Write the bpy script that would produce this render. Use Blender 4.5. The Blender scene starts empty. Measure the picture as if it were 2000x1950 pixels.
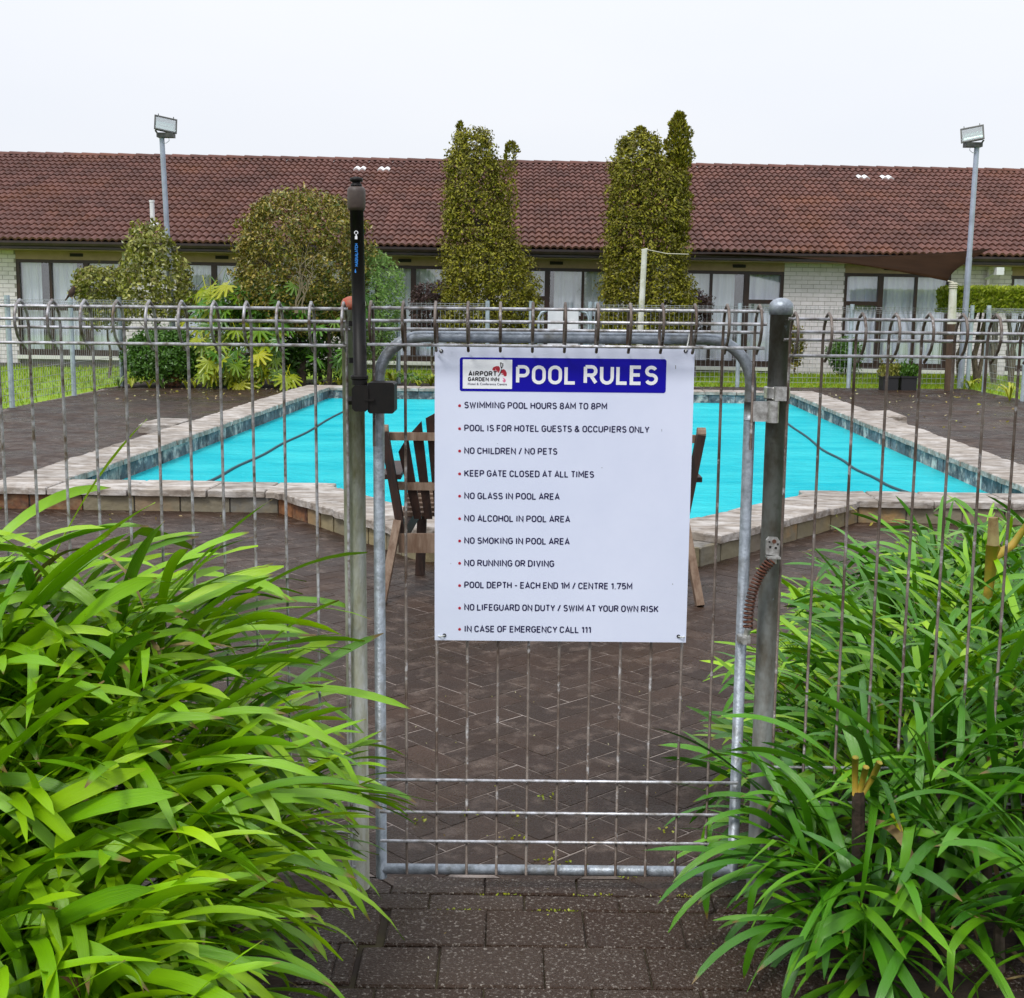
import bpy, math, random
from mathutils import Vector, Matrix, noise
random.seed(7)
C = bpy.context.scene.collection
SC = bpy.context.scene
rad = math.radians

# ------------------------------------------------------------------ camera
F, CX, CY, H = 2500.0, 1000.0, 975.0, 1.30
TH, RO = math.atan(382 / F), rad(0.55)
fw = Vector((0, math.cos(TH), -math.sin(TH)))
up0 = Vector((0, math.sin(TH), math.cos(TH)))
rt = Vector((1, 0, 0)) * math.cos(RO) + up0 * math.sin(RO)
up = Vector((-1, 0, 0)) * math.sin(RO) + up0 * math.cos(RO)
cam_d = bpy.data.cameras.new('camera')
cam_d.sensor_width = 36.0
cam_d.lens = F / 2000 * 36
cam_d.clip_start = 0.05
cam_d.clip_end = 2000
cam = bpy.data.objects.new('camera', cam_d)
C.objects.link(cam)
M = Matrix((rt, up, -fw)).transposed().to_4x4()
M.translation = Vector((0, 0, H))
cam.matrix_world = M
SC.camera = cam


def atY(x, y, Y):
    """photo pixel -> the point where its sight line meets the vertical plane at distance Y"""
    d = rt * (x - CX) + up * (CY - y) + fw * F
    return Vector((0, 0, H)) + d * (Y / d.y)


def atZ(x, y, z=0.0):
    d = rt * (x - CX) + up * (CY - y) + fw * F
    return Vector((0, 0, H)) + d * ((z - H) / d.z)


# ------------------------------------------------------------------ world, sun, exposure
SUN_EL, SUN_ROT = rad(52), rad(212)      # high, behind the viewer's left shoulder, veiled by cloud
W = bpy.data.worlds.new('World')
SC.world = W
W.use_nodes = True
nt = W.node_tree
nt.nodes.clear()
sky = nt.nodes.new('ShaderNodeTexSky')
sky.sky_type = 'NISHITA'
sky.sun_disc = False
sky.sun_elevation = SUN_EL
sky.sun_rotation = SUN_ROT
skb = nt.nodes.new('ShaderNodeBackground')
skb.inputs['Strength'].default_value = 0.1
nt.links.new(sky.outputs[0], skb.inputs[0])
tc = nt.nodes.new('ShaderNodeTexCoord')
nz = nt.nodes.new('ShaderNodeTexNoise')
nz.inputs['Scale'].default_value = 1.6
nz.inputs['Detail'].default_value = 4
mp = nt.nodes.new('ShaderNodeMapping')
mp.inputs['Scale'].default_value = (1, 1, 3)
nt.links.new(tc.outputs['Generated'], mp.inputs[0])
nt.links.new(mp.outputs[0], nz.inputs['Vector'])
cr = nt.nodes.new('ShaderNodeValToRGB')
cr.color_ramp.elements[0].position = 0.3
cr.color_ramp.elements[0].color = (0.84, 0.875, 0.96, 1)
cr.color_ramp.elements[1].position = 0.7
cr.color_ramp.elements[1].color = (0.92, 0.935, 0.98, 1)
nt.links.new(nz.outputs[0], cr.inputs[0])
cbk = nt.nodes.new('ShaderNodeBackground')
sep = nt.nodes.new('ShaderNodeSeparateXYZ')
nt.links.new(tc.outputs['Generated'], sep.inputs[0])
zr = nt.nodes.new('ShaderNodeMapRange')
zr.interpolation_type = 'SMOOTHSTEP'
zr.inputs[1].default_value = 0.0
zr.inputs[2].default_value = 1.0
zr.inputs[3].default_value = 0.71
zr.inputs[4].default_value = 1.25      # an overcast sky is brighter overhead than at the horizon
nt.links.new(sep.outputs[2], zr.inputs[0])
nt.links.new(zr.outputs[0], cbk.inputs['Strength'])
nt.links.new(cr.outputs[0], cbk.inputs[0])
mx = nt.nodes.new('ShaderNodeMixShader')
mx.inputs[0].default_value = 0.93
nt.links.new(skb.outputs[0], mx.inputs[1])
nt.links.new(cbk.outputs[0], mx.inputs[2])
wo = nt.nodes.new('ShaderNodeOutputWorld')
nt.links.new(mx.outputs[0], wo.inputs[0])

sd = bpy.data.lights.new('sun', 'SUN')
sd.energy = 1.5
sd.angle = rad(14)
sd.color = (1.0, 0.97, 0.92)
so = bpy.data.objects.new('sun', sd)
C.objects.link(so)
sdir = Vector((math.sin(SUN_ROT) * math.cos(SUN_EL), math.cos(SUN_ROT) * math.cos(SUN_EL), math.sin(SUN_EL)))
so.rotation_euler = sdir.to_track_quat('Z', 'Y').to_euler()
so.location = (-3, -6, 12)

SC.view_settings.view_transform = 'Standard'
SC.view_settings.look = 'None'
SC.view_settings.gamma = 1
SC.view_settings.exposure = 0.48
SC.view_settings.use_curve_mapping = False
SC.render.engine = 'CYCLES'
SC.cycles.max_bounces = 6
SC.cycles.transparent_max_bounces = 12
SC.cycles.caustics_reflective = False
SC.cycles.caustics_refractive = False


# ------------------------------------------------------------------ materials
def mat(name, col, rough=0.6, metal=0.0, var=None, scale=8.0, bump=0.0, bscale=60.0, rnd=0.0, spec=0.5,
        dirt=None, dscale=3.0, dpos=(0.5, 0.7), stretch=None, rndcols=None, coords='world', trans=0.0, lod=6, sheen=0):
    """procedural principled material: base colour, noise variation towards `var`, random tone per piece, a second layer of dirt, bump"""
    m = bpy.data.materials.new(name)
    m.use_nodes = True
    t = m.node_tree
    N, L = t.nodes, t.links
    b = N['Principled BSDF']
    b.inputs['Roughness'].default_value = rough
    b.inputs['Metallic'].default_value = metal
    b.inputs['Specular IOR Level'].default_value = spec
    if coords == 'world':
        g = N.new('ShaderNodeNewGeometry')
        vec = g.outputs['Position']
    else:
        g = N.new('ShaderNodeTexCoord')
        vec = g.outputs['Object']
    if stretch:
        mpn = N.new('ShaderNodeMapping')
        mpn.inputs['Scale'].default_value = stretch
        L.new(vec, mpn.inputs[0])
        vec = mpn.outputs[0]
    colout = None

    def rgb(c):
        n = N.new('ShaderNodeRGB')
        n.outputs[0].default_value = (*c, 1)
        return n.outputs[0]

    def mixc(fac, a, c):
        n = N.new('ShaderNodeMix')
        n.data_type = 'RGBA'
        L.new(fac, n.inputs[0])
        L.new(a, n.inputs[6])
        L.new(c, n.inputs[7])
        return n.outputs[2]
    colout = rgb(col)
    rv = None
    if rnd or rndcols:
        gi = N.new('ShaderNodeNewGeometry')
        oi = N.new('ShaderNodeObjectInfo')
        ad = N.new('ShaderNodeMath')
        ad.operation = 'ADD'
        L.new(gi.outputs['Random Per Island'], ad.inputs[0])
        L.new(oi.outputs['Random'], ad.inputs[1])
        fr = N.new('ShaderNodeMath')
        fr.operation = 'FRACT'
        L.new(ad.outputs[0], fr.inputs[0])
        rv = fr.outputs[0]
    if rndcols:
        r = N.new('ShaderNodeValToRGB')
        r.color_ramp.interpolation = 'LINEAR'
        els = r.color_ramp.elements
        els[0].color = (*rndcols[0], 1)
        els[1].color = (*rndcols[-1], 1)
        for i, c in enumerate(rndcols[1:-1]):
            e = els.new((i + 1) / (len(rndcols) - 1))
            e.color = (*c, 1)
        L.new(rv, r.inputs[0])
        colout = r.outputs[0]
    if var:
        n = N.new('ShaderNodeTexNoise')
        n.inputs['Scale'].default_value = scale
        n.inputs['Detail'].default_value = lod
        n.inputs['Roughness'].default_value = 0.65
        L.new(vec, n.inputs['Vector'])
        mr = N.new('ShaderNodeMapRange')
        mr.inputs[1].default_value = 0.38
        mr.inputs[2].default_value = 0.64
        L.new(n.outputs[0], mr.inputs[0])
        colout = mixc(mr.outputs[0], colout, rgb(var))
    if dirt:
        n = N.new('ShaderNodeTexNoise')
        n.inputs['Scale'].default_value = dscale
        n.inputs['Detail'].default_value = 7
        n.inputs['Roughness'].default_value = 0.7
        L.new(vec, n.inputs['Vector'])
        mr = N.new('ShaderNodeMapRange')
        mr.inputs[1].default_value = dpos[0]
        mr.inputs[2].default_value = dpos[1]
        L.new(n.outputs[0], mr.inputs[0])
        colout = mixc(mr.outputs[0], colout, rgb(dirt))
    if rnd:
        hs = N.new('ShaderNodeHueSaturation')
        mr = N.new('ShaderNodeMapRange')
        mr.inputs[3].default_value = 1 - rnd
        mr.inputs[4].default_value = 1 + rnd
        L.new(rv, mr.inputs[0])
        L.new(mr.outputs[0], hs.inputs['Value'])
        L.new(colout, hs.inputs['Color'])
        colout = hs.outputs[0]
    L.new(colout, b.inputs['Base Color'])
    if bump:
        n = N.new('ShaderNodeTexNoise')
        n.inputs['Scale'].default_value = bscale
        n.inputs['Detail'].default_value = 5
        L.new(vec, n.inputs['Vector'])
        bp = N.new('ShaderNodeBump')
        bp.inputs['Strength'].default_value = bump
        bp.inputs['Distance'].default_value = 0.01
        L.new(n.outputs[0], bp.inputs['Height'])
        L.new(bp.outputs[0], b.inputs['Normal'])
    if trans:      # thin leaves: some light passes through
        td = N.new('ShaderNodeBsdfTranslucent')
        L.new(colout, td.inputs[0])
        ms = N.new('ShaderNodeMixShader')
        ms.inputs[0].default_value = trans
        L.new(b.outputs[0], ms.inputs[1])
        L.new(td.outputs[0], ms.inputs[2])
        L.new(ms.outputs[0], N['Material Output'].inputs[0])
    return m


MT = {}
MT['galv'] = mat('galvanised_steel', (0.36, 0.40, 0.45), 0.45, 0.55, var=(0.22, 0.25, 0.28), scale=60, dirt=(0.10, 0.085, 0.05), dscale=9, dpos=(0.52, 0.75), bump=0.15, bscale=200)
MT['galv_mossy'] = mat('weathered_galvanised_steel', (0.50, 0.51, 0.48), 0.55, 0.3, var=(0.33, 0.32, 0.22), scale=30, dirt=(0.15, 0.14, 0.06), dscale=9, dpos=(0.48, 0.70), stretch=(1, 1, 0.35), bump=0.2, bscale=160)
MT['galv_dark'] = mat('dull_grey_steel', (0.19, 0.20, 0.19), 0.55, 0.35, var=(0.10, 0.09, 0.07), scale=25, dirt=(0.30, 0.36, 0.42), dscale=22, dpos=(0.64, 0.68), stretch=(1, 1, 0.5), bump=0.15, bscale=150)
MT['wire'] = mat('fence_wire_steel', (0.38, 0.38, 0.40), 0.42, 0.45, var=(0.10, 0.07, 0.045), scale=40, bump=0.1, bscale=300)
MT['wirebrown'] = mat('rust_browned_wire', (0.17, 0.14, 0.12), 0.5, 0.35, var=(0.055, 0.032, 0.02), scale=14, dirt=(0.34, 0.33, 0.33), dscale=30, dpos=(0.56, 0.66), bump=0.15, bscale=300)
MT['rail'] = mat('fence_rail_steel', (0.60, 0.61, 0.65), 0.4, 0.55, var=(0.22, 0.20, 0.18), scale=45, bump=0.1, bscale=300)
MT['farwire'] = mat('far_fence_wire', (0.42, 0.45, 0.47), 0.5, 0.3, var=(0.25, 0.26, 0.25), scale=6)
MT['farpost'] = mat('far_fence_post', (0.42, 0.50, 0.56), 0.5, 0.2, var=(0.28, 0.34, 0.36), scale=8)
MT['black'] = mat('black_plastic', (0.004, 0.004, 0.004), 0.5, var=(0.009, 0.007, 0.006), scale=30, spec=0.25)
MT['brownplastic'] = mat('faded_brown_plastic', (0.045, 0.032, 0.026), 0.5, var=(0.07, 0.05, 0.04), scale=60)
MT['orangecap'] = mat('faded_orange_cap', (0.36, 0.05, 0.02), 0.7, var=(0.26, 0.12, 0.07), scale=80)
MT['zinc'] = mat('zinc_plated_bracket', (0.62, 0.62, 0.6), 0.35, 0.7, var=(0.3, 0.29, 0.27), scale=70)
MT['rust'] = mat('rusty_spring', (0.14, 0.045, 0.02), 0.75, 0.2, var=(0.05, 0.025, 0.02), scale=60, bump=0.4, bscale=250)
MT['hole'] = mat('dark_hole', (0.01, 0.008, 0.006), 0.8)
MT['sign'] = mat('white_sign_plastic', (0.71, 0.755, 0.92), 0.4, var=(0.66, 0.71, 0.88), scale=3)
MT['signedge'] = mat('sign_logo_white', (0.86, 0.88, 0.92), 0.4)
MT['blue'] = mat('sign_blue_print', (0.004, 0.001, 0.34), 0.5, spec=0.2)
MT['navy'] = mat('sign_navy_print', (0.010, 0.008, 0.06), 0.4)
MT['blackprint'] = mat('sign_black_print', (0.006, 0.005, 0.008), 0.4)
MT['redprint'] = mat('sign_red_print', (0.42, 0.01, 0.03), 0.4)
MT['pinkprint'] = mat('sign_pink_print', (0.75, 0.18, 0.35), 0.4)
MT['whiteprint'] = mat('white_print', (0.86, 0.87, 0.9), 0.4)
MT['bluelabel'] = mat('light_blue_print', (0.03, 0.25, 0.75), 0.4)
MT['tie'] = mat('clear_cable_tie', (0.6, 0.62, 0.6), 0.3)
MT['wood'] = mat('dark_stained_timber', (0.040, 0.017, 0.010), 0.6, var=(0.014, 0.007, 0.005), scale=30, stretch=(1, 1, 0.2), bump=0.3, bscale=90, coords='object')
MT['woodpale'] = mat('weathered_timber', (0.13, 0.075, 0.045), 0.75, var=(0.24, 0.17, 0.12), scale=30, stretch=(1, 1, 0.2), bump=0.3, bscale=90, coords='object')
MT['paver'] = mat('brown_concrete_paver', (0.08, 0.05, 0.035), 0.36, var=(0.022, 0.011, 0.006), scale=0.8, dirt=(0.12, 0.085, 0.065), dscale=9, dpos=(0.52, 0.70), rndcols=[(0.046, 0.023, 0.011), (0.029, 0.014, 0.007), (0.062, 0.032, 0.017), (0.036, 0.016, 0.008)], bump=0.8, bscale=120, spec=0.28)
MT['paverfar'] = MT['paver']
MT['pathpaver'] = mat('speckled_path_paver', (0.055, 0.042, 0.035), 0.4, dirt=(0.34, 0.30, 0.26), dscale=120, dpos=(0.55, 0.66), spec=0.35, var=(0.040, 0.019, 0.010), scale=2.2, rndcols=[(0.050, 0.030, 0.018), (0.040, 0.021, 0.011), (0.054, 0.034, 0.022), (0.034, 0.016, 0.008)], bump=0.9, bscale=190)
for k_, s1_, lo_, hi_ in (('paver', 1.7, 0.22, 0.62), ('pathpaver', 3.0, 0.25, 0.6)):      # damp patches
    t_ = MT[k_].node_tree
    g_ = t_.nodes.new('ShaderNodeNewGeometry')
    n_ = t_.nodes.new('ShaderNodeTexNoise')
    n_.inputs['Scale'].default_value = s1_
    n_.inputs['Detail'].default_value = 6
    n_.inputs['Roughness'].default_value = 0.7
    r_ = t_.nodes.new('ShaderNodeMapRange')
    r_.inputs[1].default_value = 0.40
    r_.inputs[2].default_value = 0.60
    r_.inputs[3].default_value = lo_
    r_.inputs[4].default_value = hi_
    t_.links.new(g_.outputs['Position'], n_.inputs['Vector'])
    t_.links.new(n_.outputs[0], r_.inputs[0])
    t_.links.new(r_.outputs[0], t_.nodes['Principled BSDF'].inputs['Roughness'])
MT['joint'] = mat('sandy_paver_joint', (0.32, 0.27, 0.24), 0.8, var=(0.10, 0.07, 0.05), scale=2.1, dirt=(0.03, 0.018, 0.010), dscale=6.0, dpos=(0.45, 0.58), bump=0.3)
MT['jointdark'] = mat('dark_paver_joint', (0.022, 0.013, 0.008), 0.9, var=(0.05, 0.04, 0.012), scale=7)
MT['soil'] = mat('damp_soil', (0.022, 0.014, 0.009), 0.95, var=(0.05, 0.03, 0.02), scale=18, bump=1.0, bscale=40)
MT['grass'] = mat('lawn_turf', (0.20, 0.33, 0.008), 0.9, var=(0.14, 0.25, 0.006), scale=1.3, dirt=(0.27, 0.33, 0.015), dscale=5, dpos=(0.5, 0.8), bump=0.6, bscale=30)
MT['grassblade'] = mat('grass_blades', (0.12, 0.27, 0.012), 0.7, rndcols=[(0.16, 0.28, 0.008), (0.24, 0.36, 0.01), (0.36, 0.40, 0.012)], trans=0.3)
MT['coping'] = mat('pale_slate_coping', (0.33, 0.285, 0.24), 0.7, var=(0.15, 0.12, 0.095), scale=14, dirt=(0.48, 0.45, 0.42), dscale=11, dpos=(0.46, 0.64), stretch=(.5, 1, 1), rnd=0.12, bump=0.9, bscale=28)
MT['wallstone'] = mat('riven_stone_block', (0.13, 0.125, 0.10), 0.7, var=(0.2, 0.17, 0.11), scale=7, rndcols=[(0.22, 0.20, 0.13), (0.30, 0.24, 0.12), (0.14, 0.14, 0.13), (0.36, 0.21, 0.07), (0.26, 0.22, 0.12), (0.18, 0.155, 0.09)], bump=0.9, bscale=22)
MT['rustystone'] = mat('rusty_stone_block', (0.26, 0.11, 0.04), 0.7, var=(0.07, 0.03, 0.018), scale=9, dirt=(0.24, 0.17, 0.09), dscale=6, bump=0.9, bscale=22)
MT['bandstone'] = mat('blue_grey_waterline_stone', (0.13, 0.16, 0.18), 0.7, var=(0.035, 0.045, 0.055), scale=11, dirt=(0.48, 0.48, 0.44), dscale=5, dpos=(0.50, 0.62), rnd=0.45, bump=0.7, bscale=30)
MT['mortar'] = mat('pale_mortar', (0.27, 0.25, 0.22), 0.85, var=(0.13, 0.12, 0.10), scale=12, bump=0.5)
MT['poolpaint'] = mat('aqua_pool_paint', (0.008, 0.60, 0.70), 0.5, var=(0.008, 0.64, 0.73), scale=1.2)
MT['poolline'] = mat('dark_teal_line', (0.01, 0.055, 0.07), 0.7)
MT['tile'] = mat('brown_concrete_roof_tile', (0.128, 0.055, 0.042), 0.7, spec=0.3, var=(0.095, 0.042, 0.034), scale=1.1, dirt=(0.17, 0.065, 0.032), dscale=0.55, dpos=(0.5, 0.75), rnd=0.22, bump=0.4, bscale=30)
MT['ventwhite'] = mat('white_vent_tile', (0.8, 0.8, 0.8), 0.6)
MT['fascia'] = mat('dark_brown_gutter', (0.018, 0.010, 0.010), 0.4, var=(0.035, 0.02, 0.02), scale=4)
MT['frame'] = mat('brown_window_frame', (0.035, 0.014, 0.010), 0.45, var=(0.02, 0.01, 0.008), scale=8)
MT['lintel'] = mat('cream_lintel', (0.36, 0.25, 0.17), 0.7, var=(0.29, 0.20, 0.13), scale=5)
MT['brick'] = mat('white_painted_brick', (0.68, 0.63, 0.68), 0.7, var=(0.59, 0.55, 0.58), scale=6, rnd=0.06, bump=0.3, bscale=50)
MT['brickjoint'] = mat('painted_mortar', (0.30, 0.28, 0.26), 0.8, var=(0.22, 0.2, 0.19), scale=9)
MT['curtain'] = mat('pale_curtain', (0.82, 0.86, 0.93), 0.9, var=(0.66, 0.71, 0.82), scale=3, stretch=(3, 1, 0.5))
MT['room'] = mat('dim_room', (0.05, 0.045, 0.04), 0.9)
MT['sill'] = mat('white_sill', (0.62, 0.62, 0.6), 0.6)
MT['plinth'] = mat('dark_plinth', (0.06, 0.055, 0.05), 0.9, var=(0.12, 0.11, 0.09), scale=3)
MT['polepaint'] = mat('pale_blue_grey_pole', (0.38, 0.42, 0.52), 0.45, 0.3, var=(0.28, 0.31, 0.38), scale=4)
MT['lamphouse'] = mat('floodlight_housing', (0.035, 0.04, 0.04), 0.5, 0.2, var=(0.08, 0.08, 0.07), scale=15)
MT['whitemetal'] = mat('white_painted_metal', (0.72, 0.73, 0.75), 0.5, var=(0.6, 0.62, 0.64), scale=6)
MT['postwhite'] = mat('peeling_white_post', (0.66, 0.66, 0.6), 0.7, var=(0.5, 0.5, 0.4), scale=6, dirt=(0.30, 0.34, 0.10), dscale=9, dpos=(0.6, 0.7))
MT['postbrown'] = mat('brown_timber_post', (0.05, 0.028, 0.016), 0.8, var=(0.11, 0.07, 0.04), scale=7, stretch=(1, 1, 0.2))
MT['sail'] = mat('brown_shade_cloth', (0.026, 0.013, 0.006), 1.0, var=(0.018, 0.009, 0.004), scale=2, trans=0.02, spec=0.02)
MT['rope'] = mat('pale_rope', (0.55, 0.52, 0.42), 0.8)
MT['bird'] = mat('brown_feathers', (0.035, 0.02, 0.013), 0.8, var=(0.06, 0.03, 0.02), scale=60)
MT['beak'] = mat('yellow_beak', (0.5, 0.3, 0.02), 0.5)
MT['bark'] = mat('grey_brown_bark', (0.13, 0.10, 0.07), 0.9, var=(0.06, 0.045, 0.03), scale=20, bump=0.6)
MT['palebark'] = mat('pale_twigs', (0.20, 0.16, 0.09), 0.8, var=(0.18, 0.14, 0.08), scale=20)
MT['planter'] = mat('black_planter_box', (0.012, 0.012, 0.014), 0.6)


def leafmat(name, cols, rough=0.35, trans=0.25, var=None, spec=0.5):
    return mat(name, cols[0], rough, rndcols=cols, trans=trans, var=var, scale=6, spec=spec)


MT['conifer'] = leafmat('conifer_foliage', [(0.045, 0.045, 0.003), (0.18, 0.17, 0.005), (0.34, 0.32, 0.010), (0.08, 0.060, 0.003), (0.24, 0.25, 0.006)], 0.6, 0.15)
MT['camellia'] = leafmat('bronze_green_foliage', [(0.08, 0.075, 0.006), (0.26, 0.20, 0.02), (0.05, 0.085, 0.006), (0.42, 0.31, 0.06), (0.15, 0.18, 0.008), (0.12, 0.06, 0.008)], 0.35, 0.15)
MT['darkgreen'] = leafmat('deep_green_foliage', [(0.035, 0.10, 0.008), (0.07, 0.18, 0.012), (0.045, 0.12, 0.01), (0.10, 0.22, 0.02)], 0.35, 0.2)
MT['olive'] = leafmat('olive_yellow_foliage', [(0.12, 0.14, 0.008), (0.28, 0.30, 0.03), (0.06, 0.07, 0.008), (0.45, 0.45, 0.12), (0.12, 0.08, 0.01)], 0.35, 0.2)
MT['bright'] = leafmat('pale_green_foliage', [(0.14, 0.28, 0.04), (0.25, 0.40, 0.09), (0.10, 0.20, 0.03), (0.34, 0.46, 0.16)], 0.5, 0.3)
MT['limehedge'] = leafmat('lime_hedge_foliage', [(0.30, 0.38, 0.02), (0.46, 0.52, 0.05), (0.16, 0.24, 0.012), (0.55, 0.60, 0.14)], 0.4, 0.25)
MT['purple'] = leafmat('purple_brown_foliage', [(0.040, 0.018, 0.016), (0.075, 0.035, 0.028), (0.03, 0.014, 0.014)], 0.5, 0.1)
MT['russet'] = leafmat('dead_russet_foliage', [(0.22, 0.09, 0.03), (0.30, 0.13, 0.06), (0.15, 0.06, 0.02)], 0.7, 0.1)
MT['philo'] = leafmat('yellow_green_lobed_leaf', [(0.30, 0.36, 0.010), (0.12, 0.25, 0.010), (0.42, 0.42, 0.012), (0.22, 0.32, 0.010)], 0.35, 0.25)
MT['philodark'] = leafmat('green_lobed_leaf', [(0.05, 0.15, 0.012), (0.09, 0.24, 0.015), (0.04, 0.11, 0.01), (0.20, 0.32, 0.03)], 0.3, 0.2)
MT['yellowtuft'] = leafmat('yellow_green_tuft', [(0.45, 0.46, 0.02), (0.25, 0.34, 0.015), (0.5, 0.5, 0.06)], 0.45, 0.25)
MT['dryleaf'] = leafmat('dry_leaf_litter', [(0.45, 0.42, 0.04), (0.30, 0.20, 0.08), (0.5, 0.48, 0.3), (0.35, 0.36, 0.02)], 0.7, 0.1)


def strapmat(name, cols, rough=0.33):
    m = leafmat(name, cols, rough, 0.14, spec=0.5)
    t = m.node_tree
    N, L = t.nodes, t.links
    b = N['Principled BSDF']
    # fine lengthwise veins as relief
    tcn = N.new('ShaderNodeTexCoord')
    mpn = N.new('ShaderNodeMapping')
    mpn.inputs['Scale'].default_value = (1, 320, 1)
    L.new(tcn.outputs['UV'], mpn.inputs[0])
    wv = N.new('ShaderNodeTexNoise')
    mpn.inputs['Scale'].default_value = (3, 26, 1)
    wv.inputs['Scale'].default_value = 1.0
    wv.inputs['Detail'].default_value = 3
    L.new(mpn.outputs[0], wv.inputs['Vector'])
    bp = N.new('ShaderNodeBump')
    bp.inputs['Strength'].default_value = 0.35
    bp.inputs['Distance'].default_value = 0.003
    L.new(wv.outputs[0], bp.inputs['Height'])
    L.new(bp.outputs[0], b.inputs['Normal'])
    # paler streaks and a yellower base of the blade (as in the living leaf)
    src = b.inputs['Base Color'].links[0].from_socket
    mixn = N.new('ShaderNodeMix')
    mixn.data_type = 'RGBA'
    mr = N.new('ShaderNodeMapRange')
    mr.inputs[1].default_value = 0.35
    mr.inputs[2].default_value = 0.8
    mr.inputs[4].default_value = 0.45
    L.new(wv.outputs[0], mr.inputs[0])
    L.new(mr.outputs[0], mixn.inputs[0])
    L.new(src, mixn.inputs[6])
    mixn.inputs[7].default_value = (cols[0][0] * 1.9, cols[0][1] * 1.5, cols[0][2] * 1.5, 1)
    # dry brown tips
    sx_ = N.new('ShaderNodeSeparateXYZ')
    L.new(tcn.outputs['UV'], sx_.inputs[0])
    ad_ = N.new('ShaderNodeMath')
    ad_.operation = 'MULTIPLY_ADD'
    oi_ = N.new('ShaderNodeObjectInfo')
    L.new(oi_.outputs['Random'], ad_.inputs[0])
    ad_.inputs[1].default_value = 0.09
    L.new(sx_.outputs[0], ad_.inputs[2])
    mt_ = N.new('ShaderNodeMapRange')
    mt_.inputs[1].default_value = 1.02
    mt_.inputs[2].default_value = 1.05
    L.new(ad_.outputs[0], mt_.inputs[0])
    tip = N.new('ShaderNodeMix')
    tip.data_type = 'RGBA'
    L.new(mt_.outputs[0], tip.inputs[0])
    L.new(mixn.outputs[2], tip.inputs[6])
    tip.inputs[7].default_value = (0.16, 0.10, 0.025, 1)
    L.new(tip.outputs[2], b.inputs['Base Color'])
    return m


MT['strap'] = strapmat('bright_strap_leaf', [(0.13, 0.33, 0.002), (0.24, 0.48, 0.002), (0.035, 0.14, 0.002), (0.34, 0.56, 0.004), (0.07, 0.23, 0.002)])
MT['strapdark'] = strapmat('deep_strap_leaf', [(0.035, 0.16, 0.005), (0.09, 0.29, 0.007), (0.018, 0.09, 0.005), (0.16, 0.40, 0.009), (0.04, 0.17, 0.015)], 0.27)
MT['yellowstalk'] = mat('cut_yellow_stalk', (0.42, 0.26, 0.03), 0.6, var=(0.26, 0.24, 0.02), scale=40)
MT['deadleaf'] = mat('dead_strap_leaf', (0.17, 0.10, 0.035), 0.8, var=(0.30, 0.24, 0.10), scale=20)
MT['yellowleaf'] = mat('yellow_strap_leaf', (0.75, 0.68, 0.03), 0.5)


def glass_mat(name, gloss=0.28, tint=(0.9, 0.95, 0.97), rough=0.03, bumpy=0.0):
    m = bpy.data.materials.new(name)
    m.use_nodes = True
    N, L = m.node_tree.nodes, m.node_tree.links
    N.remove(N['Principled BSDF'])
    tr = N.new('ShaderNodeBsdfTransparent')
    tr.inputs[0].default_value = (*tint, 1)
    gl = N.new('ShaderNodeBsdfGlossy')
    gl.inputs['Roughness'].default_value = rough
    ms = N.new('ShaderNodeMixShader')
    ms.inputs[0].default_value = gloss
    L.new(tr.outputs[0], ms.inputs[1])
    L.new(gl.outputs[0], ms.inputs[2])
    L.new(ms.outputs[0], N['Material Output'].inputs[0])
    return m, N, L, ms, gl, tr


MT['glass'] = glass_mat('window_glass', 0.14, (0.97, 0.98, 1.0))[0]
MT['lampglass'] = glass_mat('floodlight_glass', 0.35, (0.75, 0.85, 0.8))[0]
wm, N, L, ms, gl, tr = glass_mat('pool_water', 0.16, (0.5, 0.98, 1.0), 0.04)
g = N.new('ShaderNodeNewGeometry')
mpn = N.new('ShaderNodeMapping')
mpn.inputs['Scale'].default_value = (1.0, 1.7, 1)
L.new(g.outputs['Position'], mpn.inputs[0])
n1 = N.new('ShaderNodeTexNoise')
n1.inputs['Scale'].default_value = 2.6
n1.inputs['Detail'].default_value = 8
n1.inputs['Roughness'].default_value = 0.62
L.new(mpn.outputs[0], n1.inputs['Vector'])
bp = N.new('ShaderNodeBump')
bp.inputs['Strength'].default_value = 1.0
bp.inputs['Distance'].default_value = 0.09
L.new(n1.outputs[0], bp.inputs['Height'])
L.new(bp.outputs[0], gl.inputs['Normal'])
lw = N.new('ShaderNodeLayerWeight')
lw.inputs['Blend'].default_value = 0.35
L.new(bp.outputs[0], lw.inputs['Normal'])
mr = N.new('ShaderNodeMapRange')
mr.inputs[1].default_value = 0.3
mr.inputs[2].default_value = 1.0
mr.inputs[3].default_value = 0.02
mr.inputs[4].default_value = 0.42
L.new(lw.outputs['Fresnel'], mr.inputs[0])
L.new(mr.outputs[0], ms.inputs[0])
# suspended particles scatter turquoise light back: half of what enters never reaches the floor
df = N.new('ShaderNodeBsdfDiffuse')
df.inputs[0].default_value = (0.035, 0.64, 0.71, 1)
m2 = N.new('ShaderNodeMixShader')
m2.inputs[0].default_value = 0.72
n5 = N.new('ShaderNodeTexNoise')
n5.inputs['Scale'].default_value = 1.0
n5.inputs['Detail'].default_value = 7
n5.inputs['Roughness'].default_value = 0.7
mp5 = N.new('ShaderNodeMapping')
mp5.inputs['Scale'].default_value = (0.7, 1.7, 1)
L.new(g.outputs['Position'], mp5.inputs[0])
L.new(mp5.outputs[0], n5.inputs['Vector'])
r5 = N.new('ShaderNodeValToRGB')  # ripple streaks, darker and paler, painted into the diffuse water colour
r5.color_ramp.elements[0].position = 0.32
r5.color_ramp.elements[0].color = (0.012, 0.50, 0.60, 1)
r5.color_ramp.elements[1].position = 0.66
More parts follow.
